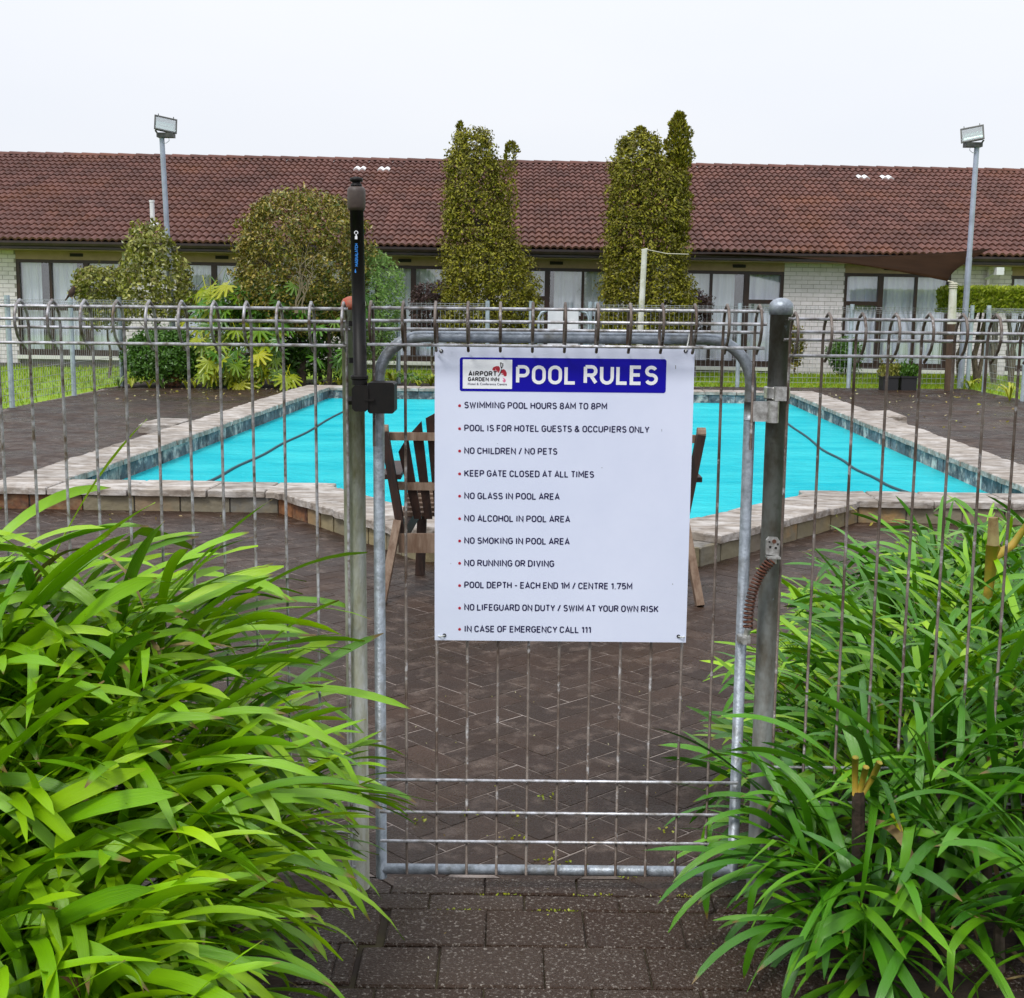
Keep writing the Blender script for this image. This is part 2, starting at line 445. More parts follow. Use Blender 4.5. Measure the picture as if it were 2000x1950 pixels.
r5.color_ramp.elements[1].color = (0.07, 0.72, 0.76, 1)
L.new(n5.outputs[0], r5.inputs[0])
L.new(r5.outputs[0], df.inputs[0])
L.new(bp.outputs[0], df.inputs['Normal'])
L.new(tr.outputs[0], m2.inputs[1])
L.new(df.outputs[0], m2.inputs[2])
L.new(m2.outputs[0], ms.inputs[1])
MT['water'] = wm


# ------------------------------------------------------------------ mesh helpers
class MB:
    def __init__(s):
        s.v, s.f, s.uv = [], [], None

    def add(s, vs, fs):
        n = len(s.v)
        s.v.extend(tuple(v) for v in vs)
        s.f.extend(tuple(i + n for i in f) for f in fs)
        return s

    def box(s, a, b, mtx=None):
        (x0, y0, z0), (x1, y1, z1) = a, b
        vs = [Vector(p) for p in ((x0, y0, z0), (x1, y0, z0), (x1, y1, z0), (x0, y1, z0), (x0, y0, z1), (x1, y0, z1), (x1, y1, z1), (x0, y1, z1))]
        if mtx:
            vs = [mtx @ v for v in vs]
        return s.add(vs, [(0, 3, 2, 1), (4, 5, 6, 7), (0, 1, 5, 4), (1, 2, 6, 5), (2, 3, 7, 6), (3, 0, 4, 7)])

    def slab(s, a, b, ch=0.006, mtx=None, jit=0.0):
        """box with chamfered top edges"""
        (x0, y0, z0), (x1, y1, z1) = a, b
        j = lambda: random.uniform(-jit, jit)
        lo = [(x0, y0), (x1, y0), (x1, y1), (x0, y1)]
        vs = [Vector((x + j(), y + j(), z0)) for x, y in lo]
        vs += [Vector((v.x, v.y, z1 - ch)) for v in vs]
        hi = [(x0 + ch, y0 + ch), (x1 - ch, y0 + ch), (x1 - ch, y1 - ch), (x0 + ch, y1 - ch)]
        vs += [Vector((x + j(), y + j(), z1 + j() * 0.6)) for x, y in hi]
        if mtx:
            vs = [mtx @ v for v in vs]
        fs = []
        for k in range(4):
            n = (k + 1) % 4
            fs.append((k, n, 4 + n, 4 + k))
            fs.append((4 + k, 4 + n, 8 + n, 8 + k))
        fs.append((8, 9, 10, 11))
        return s.add(vs, fs)

    def tube(s, pts, r, seg=8, caps=True, closed=False):
        pts = [Vector(p) for p in pts]
        n = len(pts)
        rs = r if isinstance(r, (list, tuple)) else [r] * n
        base = len(s.v)
        prev = None
        for i, p in enumerate(pts):
            if closed:
                d = (pts[(i + 1) % n] - pts[i - 1])
            else:
                d = (pts[min(i + 1, n - 1)] - pts[max(i - 1, 0)])
            d.normalize()
            if prev is None:
                a = Vector((0, 0, 1)) if abs(d.z) < 0.9 else Vector((1, 0, 0))
                u = d.cross(a).normalized()
            else:
                u = (prev - d * prev.dot(d)).normalized()
            prev = u
            w = d.cross(u)
            for k in range(seg):
                an = 2 * math.pi * k / seg
                s.v.append(tuple(p + (u * math.cos(an) + w * math.sin(an)) * rs[i]))
        m = n if closed else n - 1
        for i in range(m):
            i2 = (i + 1) % n
            for k in range(seg):
                k2 = (k + 1) % seg
                s.f.append((base + i * seg + k, base + i2 * seg + k, base + i2 * seg + k2, base + i * seg + k2)[::-1])
        if caps and not closed:
            s.f.append(tuple(base + k for k in range(seg)))
            s.f.append(tuple(base + (n - 1) * seg + k for k in range(seg))[::-1])
        return s

    def lathe(s, prof, c=(0, 0), seg=20):
        """prof: (r, z) from bottom to top, round the vertical through c"""
        base = len(s.v)
        for r, z in prof:
            for k in range(seg):
                a = 2 * math.pi * k / seg
                s.v.append((c[0] + r * math.cos(a), c[1] + r * math.sin(a), z))
        for i in range(len(prof) - 1):
            for k in range(seg):
                k2 = (k + 1) % seg
                s.f.append((base + i * seg + k, base + i * seg + k2, base + (i + 1) * seg + k2, base + (i + 1) * seg + k))
        s.f.append(tuple(base + k for k in range(seg))[::-1])
        s.f.append(tuple(base + (len(prof) - 1) * seg + k for k in range(seg)))
        return s

    def prism(s, poly, y0, y1):
        """outline in (x, z) extruded along y from y0 (front) to y1"""
        n = len(poly)
        vs = [(x, y0, z) for x, z in poly] + [(x, y1, z) for x, z in poly]
        fs = [tuple(range(n)), tuple(range(2 * n - 1, n - 1, -1))]
        for k in range(n):
            k2 = (k + 1) % n
            fs.append((k, k + n, k2 + n, k2))
        return s.add(vs, fs)

    def mesh(s, name, m, smooth=False, uv=None):
        me = bpy.data.meshes.new(name)
        me.from_pydata(s.v, [], s.f)
        me.materials.append(m)
        if smooth:
            me.polygons.foreach_set('use_smooth', [True] * len(me.polygons))
        me.update()
        return me

    def obj(s, name, m, parent=None, smooth=False, kind=None, label=None):
        return link(name, s.mesh(name, m, smooth), parent, kind, label)


def link(name, me, parent=None, kind=None, label=None):
    o = bpy.data.objects.new(name, me)
    C.objects.link(o)
    if parent:
        o.parent = parent
    if kind:
        o['kind'] = kind
    if label:
        o['label'] = label
    return o


def thing(name, label, cat, loc=(0, 0, 0), rot=(0, 0, 0), group=None):
    o = bpy.data.objects.new(name, None)
    o.empty_display_size = 0.1
    C.objects.link(o)
    o.location = loc
    o.rotation_euler = rot
    return tag(o, label, cat, group)


def tag(o, label, cat, group=None):
    o['label'] = label
    o['category'] = cat
    if group:
        o['group'] = group
    return o


def struct(o):
    o['kind'] = 'structure'
    return o


def inside(p, poly):
    x, y = p[0], p[1]
    c = False
    n = len(poly)
    for i in range(n):
        x1, y1 = poly[i][:2]
        x2, y2 = poly[(i + 1) % n][:2]
        if (y1 > y) != (y2 > y) and x < (x2 - x1) * (y - y1) / (y2 - y1) + x1:
            c = not c
    return c


def offset(poly, d):
    """outward offset of a clockwise/counter-clockwise polygon by d"""
    n = len(poly)
    area = sum(poly[i][0] * poly[(i + 1) % n][1] - poly[(i + 1) % n][0] * poly[i][1] for i in range(n))
    sg = 1 if area > 0 else -1
    out = []
    for i in range(n):
        p0, p1, p2 = Vector(poly[i - 1][:2]), Vector(poly[i][:2]), Vector(poly[(i + 1) % n][:2])
        d1, d2 = (p1 - p0).normalized(), (p2 - p1).normalized()
        n1, n2 = Vector((d1.y, -d1.x)) * sg, Vector((d2.y, -d2.x)) * sg
        b = (n1 + n2).normalized()
        out.append(p1 + b * (d / max(0.3, b.dot(n1))))
    return out


# ------------------------------------------------------------------ pool outline (own frame turned 2.35 degrees)
PR = Matrix.Rotation(-rad(2.35), 4, 'Z')
PO = Vector((0.33, 7.75, 0))


def pw(x, y, z=0.0):
    return PO + PR @ Vector((x, y, z))


inner = [(-3.27, 0.38), (-1.60, 0.38), (-0.55, -1.05), (0.50, -1.05), (1.60, 0.38), (3.03, 0.38), (3.03, 9.75), (-3.27, 9.75)]
outer = offset(inner, 0.36)
innerW = [pw(*p).to_2d() for p in inner]
outerW = [pw(*p).to_2d() for p in outer]

# ------------------------------------------------------------------ ground, lawn, path, deck
GY = 2.62       # the front fence and gate stand just beyond this line
ground = MB().add([(-400, -60, -1.3), (400, -60, -1.3), (400, 600, -1.3), (-400, 600, -1.3)], [(0, 1, 2, 3)]).obj('ground', MT['soil'])
struct(ground)

# lawn: sheet with the pool yard left open (four pieces round it)
YL, YR, YB = -5.98, 7.3, 20.7      # yard: left, right, back
mb = MB()
for x0, y0, x1, y1 in ((-90, 2.62, YL - .05, 130), (YR + .05, 2.62, 90, 130), (YL - .05, YB, YR + .05, 130)):
    mb.add([(x0, y0, -.01), (x1, y0, -.01), (x1, y1, -.01), (x0, y1, -.01)], [(0, 1, 2, 3)])
lawn = struct(mb.obj('lawn', MT['grass']))

# grass blades on the nearer lawn
mb = MB()
rg = random.Random(3)
for i in range(26000):
    q = rg.random()
    if q < 0.35:
        x, y = rg.uniform(-11.5, YL - 0.1), rg.uniform(14, 26.5)
    elif q < 0.85:
        x, y = rg.uniform(-3, 8.5), rg.uniform(YB, 26)
    else:
        x, y = rg.uniform(YR + 0.1, 10.5), rg.uniform(15, 26)
    h = rg.uniform(0.03, 0.075)
    a = rg.uniform(0, 6.28)
    dx, dy = math.cos(a) * 0.012, math.sin(a) * 0.012
    lx, ly = rg.uniform(-.03, .03), rg.uniform(-.03, .03)
    mb.add([(x - dx, y - dy, -.012), (x + dx, y + dy, -.012), (x + lx, y + ly, h)], [(0, 1, 2)])
gb = mb.obj('grass_blades', MT['grassblade'], lawn, kind='stuff')

# deck base sheet (jointing sand) round the pool
mb = MB()
deckpoly = [(-6.03, GY), (7.35, GY), (7.35, 20.75), (-6.03, 20.75)]
xs = [-6.03, -3.6, 4.0, 7.35]
cutbox = None
# the sheet is cut round the pool: strips between the deck edge and the pool wall (joined ring of quads)
ring_in = offset(inner, 0.30)
ringW = [pw(*p) for p in ring_in]
outer_pts = [(-6.03, 8.1), (-6.03, 2.768), (-1.2, 2.768), (2.2, 2.768), (7.35, 2.768), (7.35, 8.1), (7.35, 20.75), (-6.03, 20.75)]
vs = [(p.x, p.y, -0.0014) for p in ringW] + [(x, y, -0.0014) for x, y in outer_pts]
fs = []
for i in range(8):
    j = (i + 1) % 8
    fs.append((i, j, 8 + j, 8 + i)[::-1])
deck = struct(MB().add(vs, fs).obj('pool_deck', MT['joint']))

# herringbone pavers
a = 0.105
th = rad(45 - 2.35)
ct, st = math.cos(th), math.sin(th)
pm = {}
for key, (w, l) in {'h': (2 * a, a), 'v': (a, 2 * a)}.items():
    m_ = MB().slab((-w / 2 + .0028, -l / 2 + .0028, -.03), (w / 2 - .0028, l / 2 - .0028, 0.0), 0.0007)
    pm[key] = m_
cells = []
R_ = 130
for i in range(-R_, R_):
    for j in range(-R_, R_):
        c = (i - j) % 4
        if c == 0:
            k, cx_, cy_ = 'h', i + 1.0, j + .5
        elif c == 3:
            k, cx_, cy_ = 'v', i + .5, j + 1.0
        else:
            continue
        X, Y = cx_ * a, cy_ * a
        wx, wy = X * ct - Y * st + 0.5, X * st + Y * ct + 11.5
        if not (-6.0 < wx < 7.32 and GY + 0.14 < wy < 20.72):
            continue
        # only what can be seen, with a margin to each side
        if abs(wx) > 0.56 * wy + 1.0:
            continue
        if inside((wx, wy), [tuple(p) for p in [pw(*q).to_2d() for q in offset(inner, 0.22)]]):
            continue
        if wy > 19.3 and wx < -1.0:
            continue
        cells.append((wy + 0.35 * abs(wx), k, wx, wy))
cells.sort(key=lambda t: t[0])
pmesh = {k: m_.mesh('paver', MT['paver']) for k, m_ in pm.items()}
far = MB()
rp = random.Random(5)
near_n = 0
for d, k, wx, wy in cells:
    z = rp.uniform(-.0004, .0006)
    if near_n < 300 and wx > -1.5 and wx < 2.2:
        near_n += 1
        o = link('paver', pmesh[k], deck)
        o.location = (wx, wy, z)
        o.rotation_euler = (rp.uniform(-.002, .002), rp.uniform(-.002, .002), th + rp.uniform(-.006, .006))
    else:
        mt_ = Matrix.Translation((wx, wy, z)) @ Matrix.Rotation(th, 4, 'Z') @ Matrix.Rotation(rp.uniform(-.003, .003), 4, 'X')
        far.add([mt_ @ Vector(v) for v in pm[k].v], pm[k].f)
far.obj('herringbone_pavers', MT['paverfar'], deck, kind='stuff')

# path outside the gate: rows of larger pavers
path = struct(MB().add([(-3, -1.0, -0.006), (3, -1.0, -0.006), (3, GY + .14, -0.006), (-3, GY + .14, -0.006)], [(0, 1, 2, 3)]).obj('path', MT['jointdark']))
rows = [(2.684, 2.745 + .02), (2.612, 2.680)]
y = 2.606
while y > 1.6:
    rows.append((y - .155, y))
    y -= .159
rp = random.Random(9)
for ri, (y0, y1) in enumerate(rows):
    w = 0.208
    off = (0.104 if ri % 2 else 0.0) + rp.uniform(-.02, .02)
    slant = -0.045
    yc = (y0 + y1) / 2
    bx = -0.25 - (2.62 - yc) * 0.21 if ri > 1 else -9
    x = -1.3 + off
    while x < 1.5:
        x0, x1 = x + .0013, x + w - .0013
        if x1 > bx > x0:
            x1 = bx - .004
        if x1 - x0 > 0.03:
            m_ = MB().slab((x0, y0 + .001 * rp.random(), -.04), (x1, y1, 0.0), 0.003, jit=0.0012)
            o = m_.obj('paver', MT['pathpaver'], path)
            o.location.z = rp.uniform(-.002, .002)
            o.location.y = 0.01 * (x0 < bx) if ri > 1 else 0
        if x < bx < x + w:
            if x + w - bx > 0.05:
                m_ = MB().slab((bx + .008, y0 + .002, -.04), (x + w - .003, y1 - .002, 0.0), 0.004, jit=0.0012)
                m_.obj('paver', MT['pathpaver'], path)
        x += w

# ------------------------------------------------------------------ swimming pool
pool = thing('swimming_pool', 'turquoise swimming pool with pale stone coping and a stone block surround', 'swimming pool', (PO.x, PO.y, 0), (0, 0, -rad(2.35)))
CT = 0.14      # coping top
n = len(inner)
# shell: painted floor and inside walls
mb = MB()
vs = [(x, y, -1.15) for x, y in inner] + [(x, y, -0.03) for x, y in inner]
mb.add(vs, [tuple(range(n))] + [(k, (k + 1) % n, n + (k + 1) % n, n + k)[::-1] for k in range(n)])
mb.obj('basin', MT['poolpaint'], pool)
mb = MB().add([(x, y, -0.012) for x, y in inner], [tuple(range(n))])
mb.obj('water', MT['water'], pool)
# core of the low wall (mortar), 1.5 cm inside its facing stones
for ii in range(n):
    jj = (ii + 1) % n
    i0, i1 = Vector(offset(inner, 0.014)[ii]), Vector(offset(inner, 0.014)[jj])
    o0, o1 = Vector(offset(inner, 0.345)[ii]), Vector(offset(inner, 0.345)[jj])
    vs = [(p.x, p.y, z) for z in (-0.2, CT - .045) for p in (i0, i1, o1, o0)]
    MB().add(vs, [(0, 3, 2, 1), (4, 5, 6, 7), (0, 1, 5, 4), (1, 2, 6, 5), (2, 3, 7, 6), (3, 0, 4, 7)]).obj('wall_core', MT['mortar'], pool)


def stones_along(p0, p1, lo, hi, z0, z1, d0, d1, name, material, parent, seed, jit=0.006, wave=0.0, alt=None, topjit=0.004):
    """stones laid in a line from p0 to p1; d0..d1 is their depth to the left of that line (negative: right)"""
    r = random.Random(seed)
    p0, p1 = Vector(p0), Vector(p1)
    d = (p1 - p0)
    Ln = d.length
    d.normalize()
    nn = Vector((-d.y, d.x))
    t = 0.0
    while t < Ln - 0.02:
        w = r.uniform(lo, hi)
        if Ln - t - w < lo * 0.6:
            w = Ln - t
        a0, a1 = t + .005, t + w - .005
        pts = []
        k = 4
        edge_o = [(a0 + (a1 - a0) * q / k, d1 + r.uniform(-wave, wave)) for q in range(k + 1)]
        edge_i = [(a0 + (a1 - a0) * q / k, d0 + r.uniform(-wave, wave) * 0.5) for q in range(k + 1)]
        poly = edge_i + edge_o[::-1]
        zt = z1 + r.uniform(-topjit, topjit)
        ch = 0.006
        cx_ = (a0 + a1) / 2
        cd = (d0 + d1) / 2
        vs = []
        for zz, sh in ((z0, 1.0), (zt - ch, 1.0), (zt, 0.965)):
            for (u_, v_) in poly:
                uu = cx_ + (u_ - cx_) * sh + r.uniform(-jit, jit) * 0.3
                vv = cd + (v_ - cd) * sh
                q = p0 + d * uu + nn * vv
                vs.append((q.x, q.y, zz + (r.uniform(-jit, jit) * 0.4 if zz == zt else 0)))
        m_ = len(poly)
        fs = [tuple(range(2 * m_, 3 * m_))]
        for lv in range(2):
            for q in range(m_):
                q2 = (q + 1) % m_
                fs.append((lv * m_ + q, lv * m_ + q2, (lv + 1) * m_ + q2, (lv + 1) * m_ + q))
        if d1 < d0:
            fs = [f[::-1] for f in fs]
        mm = material
        if alt and alt(t / Ln, r):
            mm = MT['rustystone']
        MB().add(vs, fs).obj(name, mm, parent)
        t += w


outline_cop = offset(inner, 0.0)
for k in range(n):
    p0, p1 = inner[k], inner[(k + 1) % n]
    e0, e1 = Vector(offset(inner, 0.36)[k]), Vector(offset(inner, 0.36)[(k + 1) % n])
    v0, v1 = Vector(p0), Vector(p1)
    dd = (v1 - v0).normalized()
    nn_ = Vector((dd.y, -dd.x))          # polygon is counter-clockwise: outward is to the right
    # coping slabs: from 1.5 cm over the water to 2.5 cm over the outer face
    A0 = v0 - dd * (0.19 if k in (0, 7, 5, 6) else 0.02)
    A1 = v1 + dd * (0.19 if k in (0, 7, 5, 6) else 0.02)
    if k == 0:
        A0 = v0 - dd * 0.38
        A1 = v1 + dd * 0.12
    if k == 4:
        A0, A1 = v0 - dd * 0.12, v1 + dd * 0.38
    if k in (5, 7):
        A0, A1 = v0 + dd * 0.02, v1 - dd * 0.02
    if k == 6:
        A0, A1 = v0 - dd * 0.38, v1 + dd * 0.38
    if k == 2:
        A0, A1 = v0 - dd * 0.12, v1 + dd * 0.12
    stones_along(A0, A1, 0.30, 0.52, CT - .042, CT + (0.0016 * (k % 3)), 0.015, -0.385, 'coping_stone', MT['coping'], pool, 30 + k, wave=0.014, topjit=0.003)
    # outer facing blocks
    if k in (0, 1, 2, 3, 4):
        alt = (lambda t, r: t < .30) if k == 0 else ((lambda t, r: t < .12) if k == 1 else None)
        stones_along(e0 - dd * .0, e1, 0.17 if k in (1, 3) else 0.25, 0.24 if k in (1, 3) else 0.34, -0.02, CT - .046, 0.03, 0.0, 'wall_stone', MT['wallstone'], pool, 60 + k, wave=0.004, alt=alt)
    # waterline stones inside
    stones_along(v0, v1, 0.14, 0.26, -0.06, CT - .044, -0.001, -0.03, 'waterline_stone', MT['bandstone'], pool, 90 + k, wave=0.008)
# dark lines in the water, set just under the surface
for nm, pts in (('l', [(401, 942), (470, 908), (540, 873), (610, 837), (672, 802), (700, 786)]), ('r', [(1505, 800), (1547, 832), (1600, 872), (1650, 902), (1700, 930), (1760, 957), (1812, 975)])):
    mb = MB()
    inv = PR.inverted()
    ww = [atZ(*p, 0.0) for p in pts]
    sm = []
    for i in range(len(ww) - 1):
        for q in range(5):
            t = q / 5
            a_, b_, c_, e_ = ww[max(0, i - 1)], ww[i], ww[i + 1], ww[min(len(ww) - 1, i + 2)]
            v = 0.5 * (2 * b_ + (c_ - a_) * t + (2 * a_ - 5 * b_ + 4 * c_ - e_) * t * t + (3 * b_ - a_ - 3 * c_ + e_) * t ** 3)
            v.x += 0.012 * math.sin(5 * (i + t))
            sm.append(v)
    sm.append(ww[-1])
    loc = [inv @ (v - PO) for v in sm]
    mb.tube([(v.x, v.y, -0.006) for v in loc], 0.012, 6)
    mb.obj('pool_line', MT['poolline'], pool, smooth=True)
# stone steps on either side
for i, (px, lab) in enumerate((((-3.41, 12.9), 'left'), ((4.15, 14.7), 'right'))):
    s = MB()
    r = random.Random(i)
    s.slab((-.17, -.33, 0), (.17, .33, .10), 0.02, jit=0.02)
    o = s.obj('stone_step', MT['coping'])
    o.location = (px[0] - (0.1 if i == 0 else -0.1), px[1], 0)
    tag(o, 'low pale stone step against the coping on the %s side of the pool' % lab, 'step', 'stone steps beside the pool')

# ------------------------------------------------------------------ motel building behind
BT = thing('motel_building', 'long single-storey white brick motel wing with a brown tiled roof', 'building', (0, 25, 0), (0, rad(0.40), 0))


def bX(u):
    return atY(u, 620, 25).x


def brick_run(x0, x1, z0, z1, parent, store):
    """running-bond bricks filling the wall rectangle; they stand 6 mm proud of the mortar"""
    z = z0
    k = 0
    while z < z1 - .02:
        hgt = min(.072, z1 - z)
        x = x0 - (0.115 if k % 2 else 0)
        while x < x1:
            a0, a1 = max(x, x0), min(x + .222, x1)
            if a1 - a0 > .03:
                store.append((a0, a1, z, z + hgt))
            x += .23
        z += .08
        k += 1


starts = [(22, True), (348, False), (671, True), (997, False), (1320, True), (1646, False), (1970, True)]
xs_unit = []
step = (bX(1970) - bX(22)) / 6
UW = 2.05
x_first = bX(38) - 0.06
units = [(x_first + i * step * 0.9975 + (0.02 * i), i % 2 == 0) for i in range(7)]
units = [(bX(22) + i * step, i % 2 == 0) for i in range(7)]
units[0] = (units[0][0] + 0.12, True)
ZW0, ZW1, ZL = 0.20, 1.985, 2.15
ZS = 0.085
xL, xR = -14.0, 14.5
bricks = []
x = xL
for ux, _ in units:
    brick_run(x, ux, 0.0, ZL, BT, bricks)
    x = ux + UW
brick_run(x, xR, 0.0, ZL, BT, bricks)
MB().box((xL, .006, -0.6), (xR, .2, ZL)).box((xL, .2, -.6), (xR, .25, ZL)).obj('back_wall', MT['room'], BT) if False else None
# mortar backing only behind the brick piers
mb = MB()
x = xL
for ux, _ in units:
    mb.box((x, .008, -.3), (ux, .2, ZL))
    x = ux + UW
mb.box((x, .008, -.3), (xR, .2, ZL))
for ux, _ in units:
    mb.box((ux, .06, -.3), (ux + UW, .2, ZS - .004))
mb.obj('wall', MT['brickjoint'], BT)
# the 300 bricks most in view (right-hand piers) as single parts, the rest joined
vis = sorted(bricks, key=lambda b: (not (bX(1529) - .1 < b[0] < bX(1646) + .1 and b[2] > .1), not (bX(1850) < b[0] < bX(1985)), b[0] > bX(40), -b[2]))
single, rest = vis[:300], vis[300:]
cache = {}
for a0, a1, z0, z1 in single:
    key = (round(a1 - a0, 3), round(z1 - z0, 3))
    if key not in cache:
        w, h_ = (a1 - a0) / 2, z1 - z0
        cache[key] = MB().box((-w, 0, 0), (w, .09, h_)).mesh('brick', MT['brick'])
    o = link('brick', cache[key], BT)
    o.location = ((a0 + a1) / 2, random.uniform(-.002, .001), z0)
mb = MB()
for a0, a1, z0, z1 in rest:
    mb.box((a0, 0, z0), (a1, .09, z1))
mb.obj('brickwork', MT['brick'], BT, kind='stuff')
# window units
for ui, (ux, mir) in enumerate(units):
    def X(t):
        return ux + (UW - t if mir else t)

    def bxx(m_, t0, t1, y0, y1, z0, z1):
        a0, a1 = sorted((X(t0), X(t1)))
        m_.box((a0, y0, z0), (a1, y1, z1))
    MB().box((ux - .01, .008, ZW1 + .002), (ux + UW + .01, .19, ZL)).obj('lintel', MT['lintel'], BT)
    vg = MB()
    bxx(vg, .75, 1.0, -.006, .03, ZL - .10, ZL - .04)
    vg.obj('vent_grille', MT['hole'], BT)
    fr = MB()
    # outer frame
    bxx(fr, 0, .06, .02, .10, ZW0, ZW1)
    bxx(fr, UW - .06, UW, .02, .10, ZW0, ZW1)
    bxx(fr, .06, UW - .06, .02, .10, ZW1 - .06, ZW1)
    bxx(fr, .06, UW - .06, .02, .10, ZW0, ZW0 + .07)
    # thick mullion beside the casement, thin one between the sliding panes
    bxx(fr, .66, .76, .015, .10, ZW0 + .07, ZW1 - .06)
    bxx(fr, 1.37, 1.42, .02, .10, ZW0 + .07, ZW1 - .06)
    # casement transom and door mid rail
    bxx(fr, .06, .66, .018, .10, 1.37, 1.45)
    bxx(fr, .76, 1.37, .03, .10, 1.02, 1.08) if ui in (0, 3) else None
    bxx(fr, 1.42, UW - .06, .03, .10, 1.02, 1.08) if ui in (0, 3) else None
    fob = fr.obj('window', MT['frame'], BT)
    for t0, t1, z0, z1 in ((.06, .66, 1.45, ZW1 - .06), (.06, .66, ZW0 + .07, 1.37), (.76, 1.37, ZW0 + .07, ZW1 - .06), (1.42, UW - .06, ZW0 + .07, ZW1 - .06)):
        p = MB()
        bxx(p, t0 + .001, t1 - .001, .06, .066, z0, z1)
        p.obj('pane', MT['glass'], fob)
    # curtains: wavy cloth behind each pair of panes
    r = random.Random(ui)
    for t0, t1 in ((.03, .70), (.72, 1.39), (1.41, 2.0)):
        c = MB()
        gap = r.choice([0, 0, .12, .2]) if t0 > .5 else 0
        nseg = 40
        vs, fs = [], []
        ph = r.uniform(0, 6)
        fq = r.uniform(30, 55)
        for q in range(nseg + 1):
            t = t0 + gap + (t1 - t0 - gap) * q / nseg
            yy = .15 + .016 * math.sin(t * fq + ph) + .010 * math.sin(t * fq * 1.7 + 1)
            vs += [(X(t), yy, ZW0 + .02), (X(t), yy, ZW1)]
        for q in range(nseg):
            fs.append((2 * q, 2 * q + 2, 2 * q + 3, 2 * q + 1))
        c.add(vs, fs).obj('curtain', MT['curtain'], fob, smooth=True)
    MB().box((ux - .03, -.05, ZS), (ux + UW + .03, .055, ZS + .07)).obj('sill', MT['sill'], BT)
    MB().box((ux, .02, ZS + .072), (ux + UW, .06, ZW0 - .002)).obj('threshold', MT['frame'], BT)
MB().box((xL, .21, -.3), (xR, 3.2, ZL)).obj('room', MT['room'], BT)
MB().box((xL, -.02, -.4), (xR, .05, -.0)).obj('plinth', MT['plinth'], BT)
# gutter and fascia: profile along x
g_ = MB()
prof = [(-.50, 2.315), (-.50, 2.275), (-.485, 2.235), (-.44, 2.215), (-.44, 2.18), (-.38, 2.165), (-.38, 2.315)]
m_ = len(prof)
vs = [(xL - .3, y, z) for y, z in prof] + [(xR + .3, y, z) for y, z in prof]
g_.add(vs, [(k, k + m_, (k + 1) % m_ + m_, (k + 1) % m_) for k in range(m_)] + [tuple(range(m_)), tuple(range(2 * m_ - 1, m_ - 1, -1))])
g_.obj('gutter', MT['fascia'], BT)
MB().box((xL - .2, -.37, ZL + .002), (xR + .2, .3, ZL + .03)).obj('soffit', MT['lintel'], BT)
# roof: deck under the tiles, then rows of wavy tiles
RX0, RX1 = xL - .3, xR + .3
ey, ez = -.46, 2.325
run, rise = 6.1, 2.19
nrow = 21
sl = math.hypot(run, rise)
uy, uz = run / sl, rise / sl
ny, nz_ = -rise / sl, run / sl
roof = MB().add([(RX0, ey, ez - .03), (RX1, ey, ez - .03), (RX1, ey + run, ez + rise - .03), (RX0, ey + run, ez + rise - .03),
                 (RX1, ey + 2 * run, ez - .03), (RX0, ey + 2 * run, ez - .03)], [(0, 1, 2, 3), (3, 2, 4, 5)]).obj('roof', MT['tile'], BT)
gab = MB().add([(RX0 + .3, .21, ZL), (RX0 + .3, 11, ZL), (RX0 + .3, ey + run, ez + rise - .04), (RX1 - .3, .21, ZL), (RX1 - .3, 11, ZL), (RX1 - .3, ey + run, ez + rise - .04)],
                [(0, 1, 2), (3, 5, 4)]).obj('gable', MT['brick'], BT)
tw = .272
rowlen = sl / nrow


def tile_mesh(material):
    ns = 12
    m_ = MB()
    vs = []
    L_ = rowlen + .05
    for v_, lift in ((0.0, .040), (L_, .0)):
        for q in range(ns + 1):
            u_ = tw * q / ns
            wv_ = abs(math.sin(math.pi * q / (ns / 2))) ** 1.3 * .042
            vs.append((u_, v_, lift + wv_))
    for q in range(ns + 1):     # thickness of the front lip
        u_ = tw * q / ns
        wv_ = abs(math.sin(math.pi * q / (ns / 2))) ** 1.3 * .042
        vs.append((u_, 0.004, lift + wv_ + .0))
    fs = []
    for q in range(ns):
        fs.append((q, q + 1, ns + 1 + q + 1, ns + 1 + q))
        fs.append((2 * (ns + 1) + q, 2 * (ns + 1) + q + 1, q + 1, q))
    m_.add(vs, fs)
    return m_


tmb = tile_mesh(None)
tme = tmb.mesh('tile', MT['tile'], smooth=False)
tmw = tmb.mesh('tile', MT['ventwhite'])
allt = MB()
rt_ = random.Random(4)
ntile = int((RX1 - RX0) / tw)
rootrot = Matrix(((1, 0, 0), (0, uy, ny), (0, uz, nz_))).to_4x4()
whites = [(705, 322), (752, 322), (1675, 340), (1718, 341)]
wpos = []
for u, v in whites:
    # row 18 of 20: sight line meets the slope near the ridge
    Y = 25 + ey + run * 0.905
    wpos.append(atY(u, v, Y).x)
cnt = 0
for rrow in range(nrow):
    s0 = rrow * rowlen - .03
    for q in range(ntile):
        x = RX0 + q * tw + (tw / 2 if rrow % 2 else 0) * 0 + rt_.uniform(-.003, .003)
        base = Vector((x, ey + uy * s0 + ny * (.0), ez + uz * s0))
        T = Matrix.Translation(base + Vector((0, ny, nz_)) * rt_.uniform(-.003, .004)) @ rootrot @ Matrix.Rotation(rt_.uniform(-.008, .008), 4, 'Z')
        white = rrow == 18 and any(abs(x + tw / 2 - w) < tw * .55 for w in wpos)
        visx = abs(x) < 10.3
        if white:
            o = link('vent_tile', tmw, BT)
            o.matrix_local = T
        elif rrow < 4 and visx and cnt < 300:
            cnt += 1
            o = link('tile', tme, BT)
            o.matrix_local = T
        else:
            allt.add([T @ Vector(v) for v in tmb.v], tmb.f)
allt.obj('roof_tiling', MT['tile'], BT, kind='stuff')
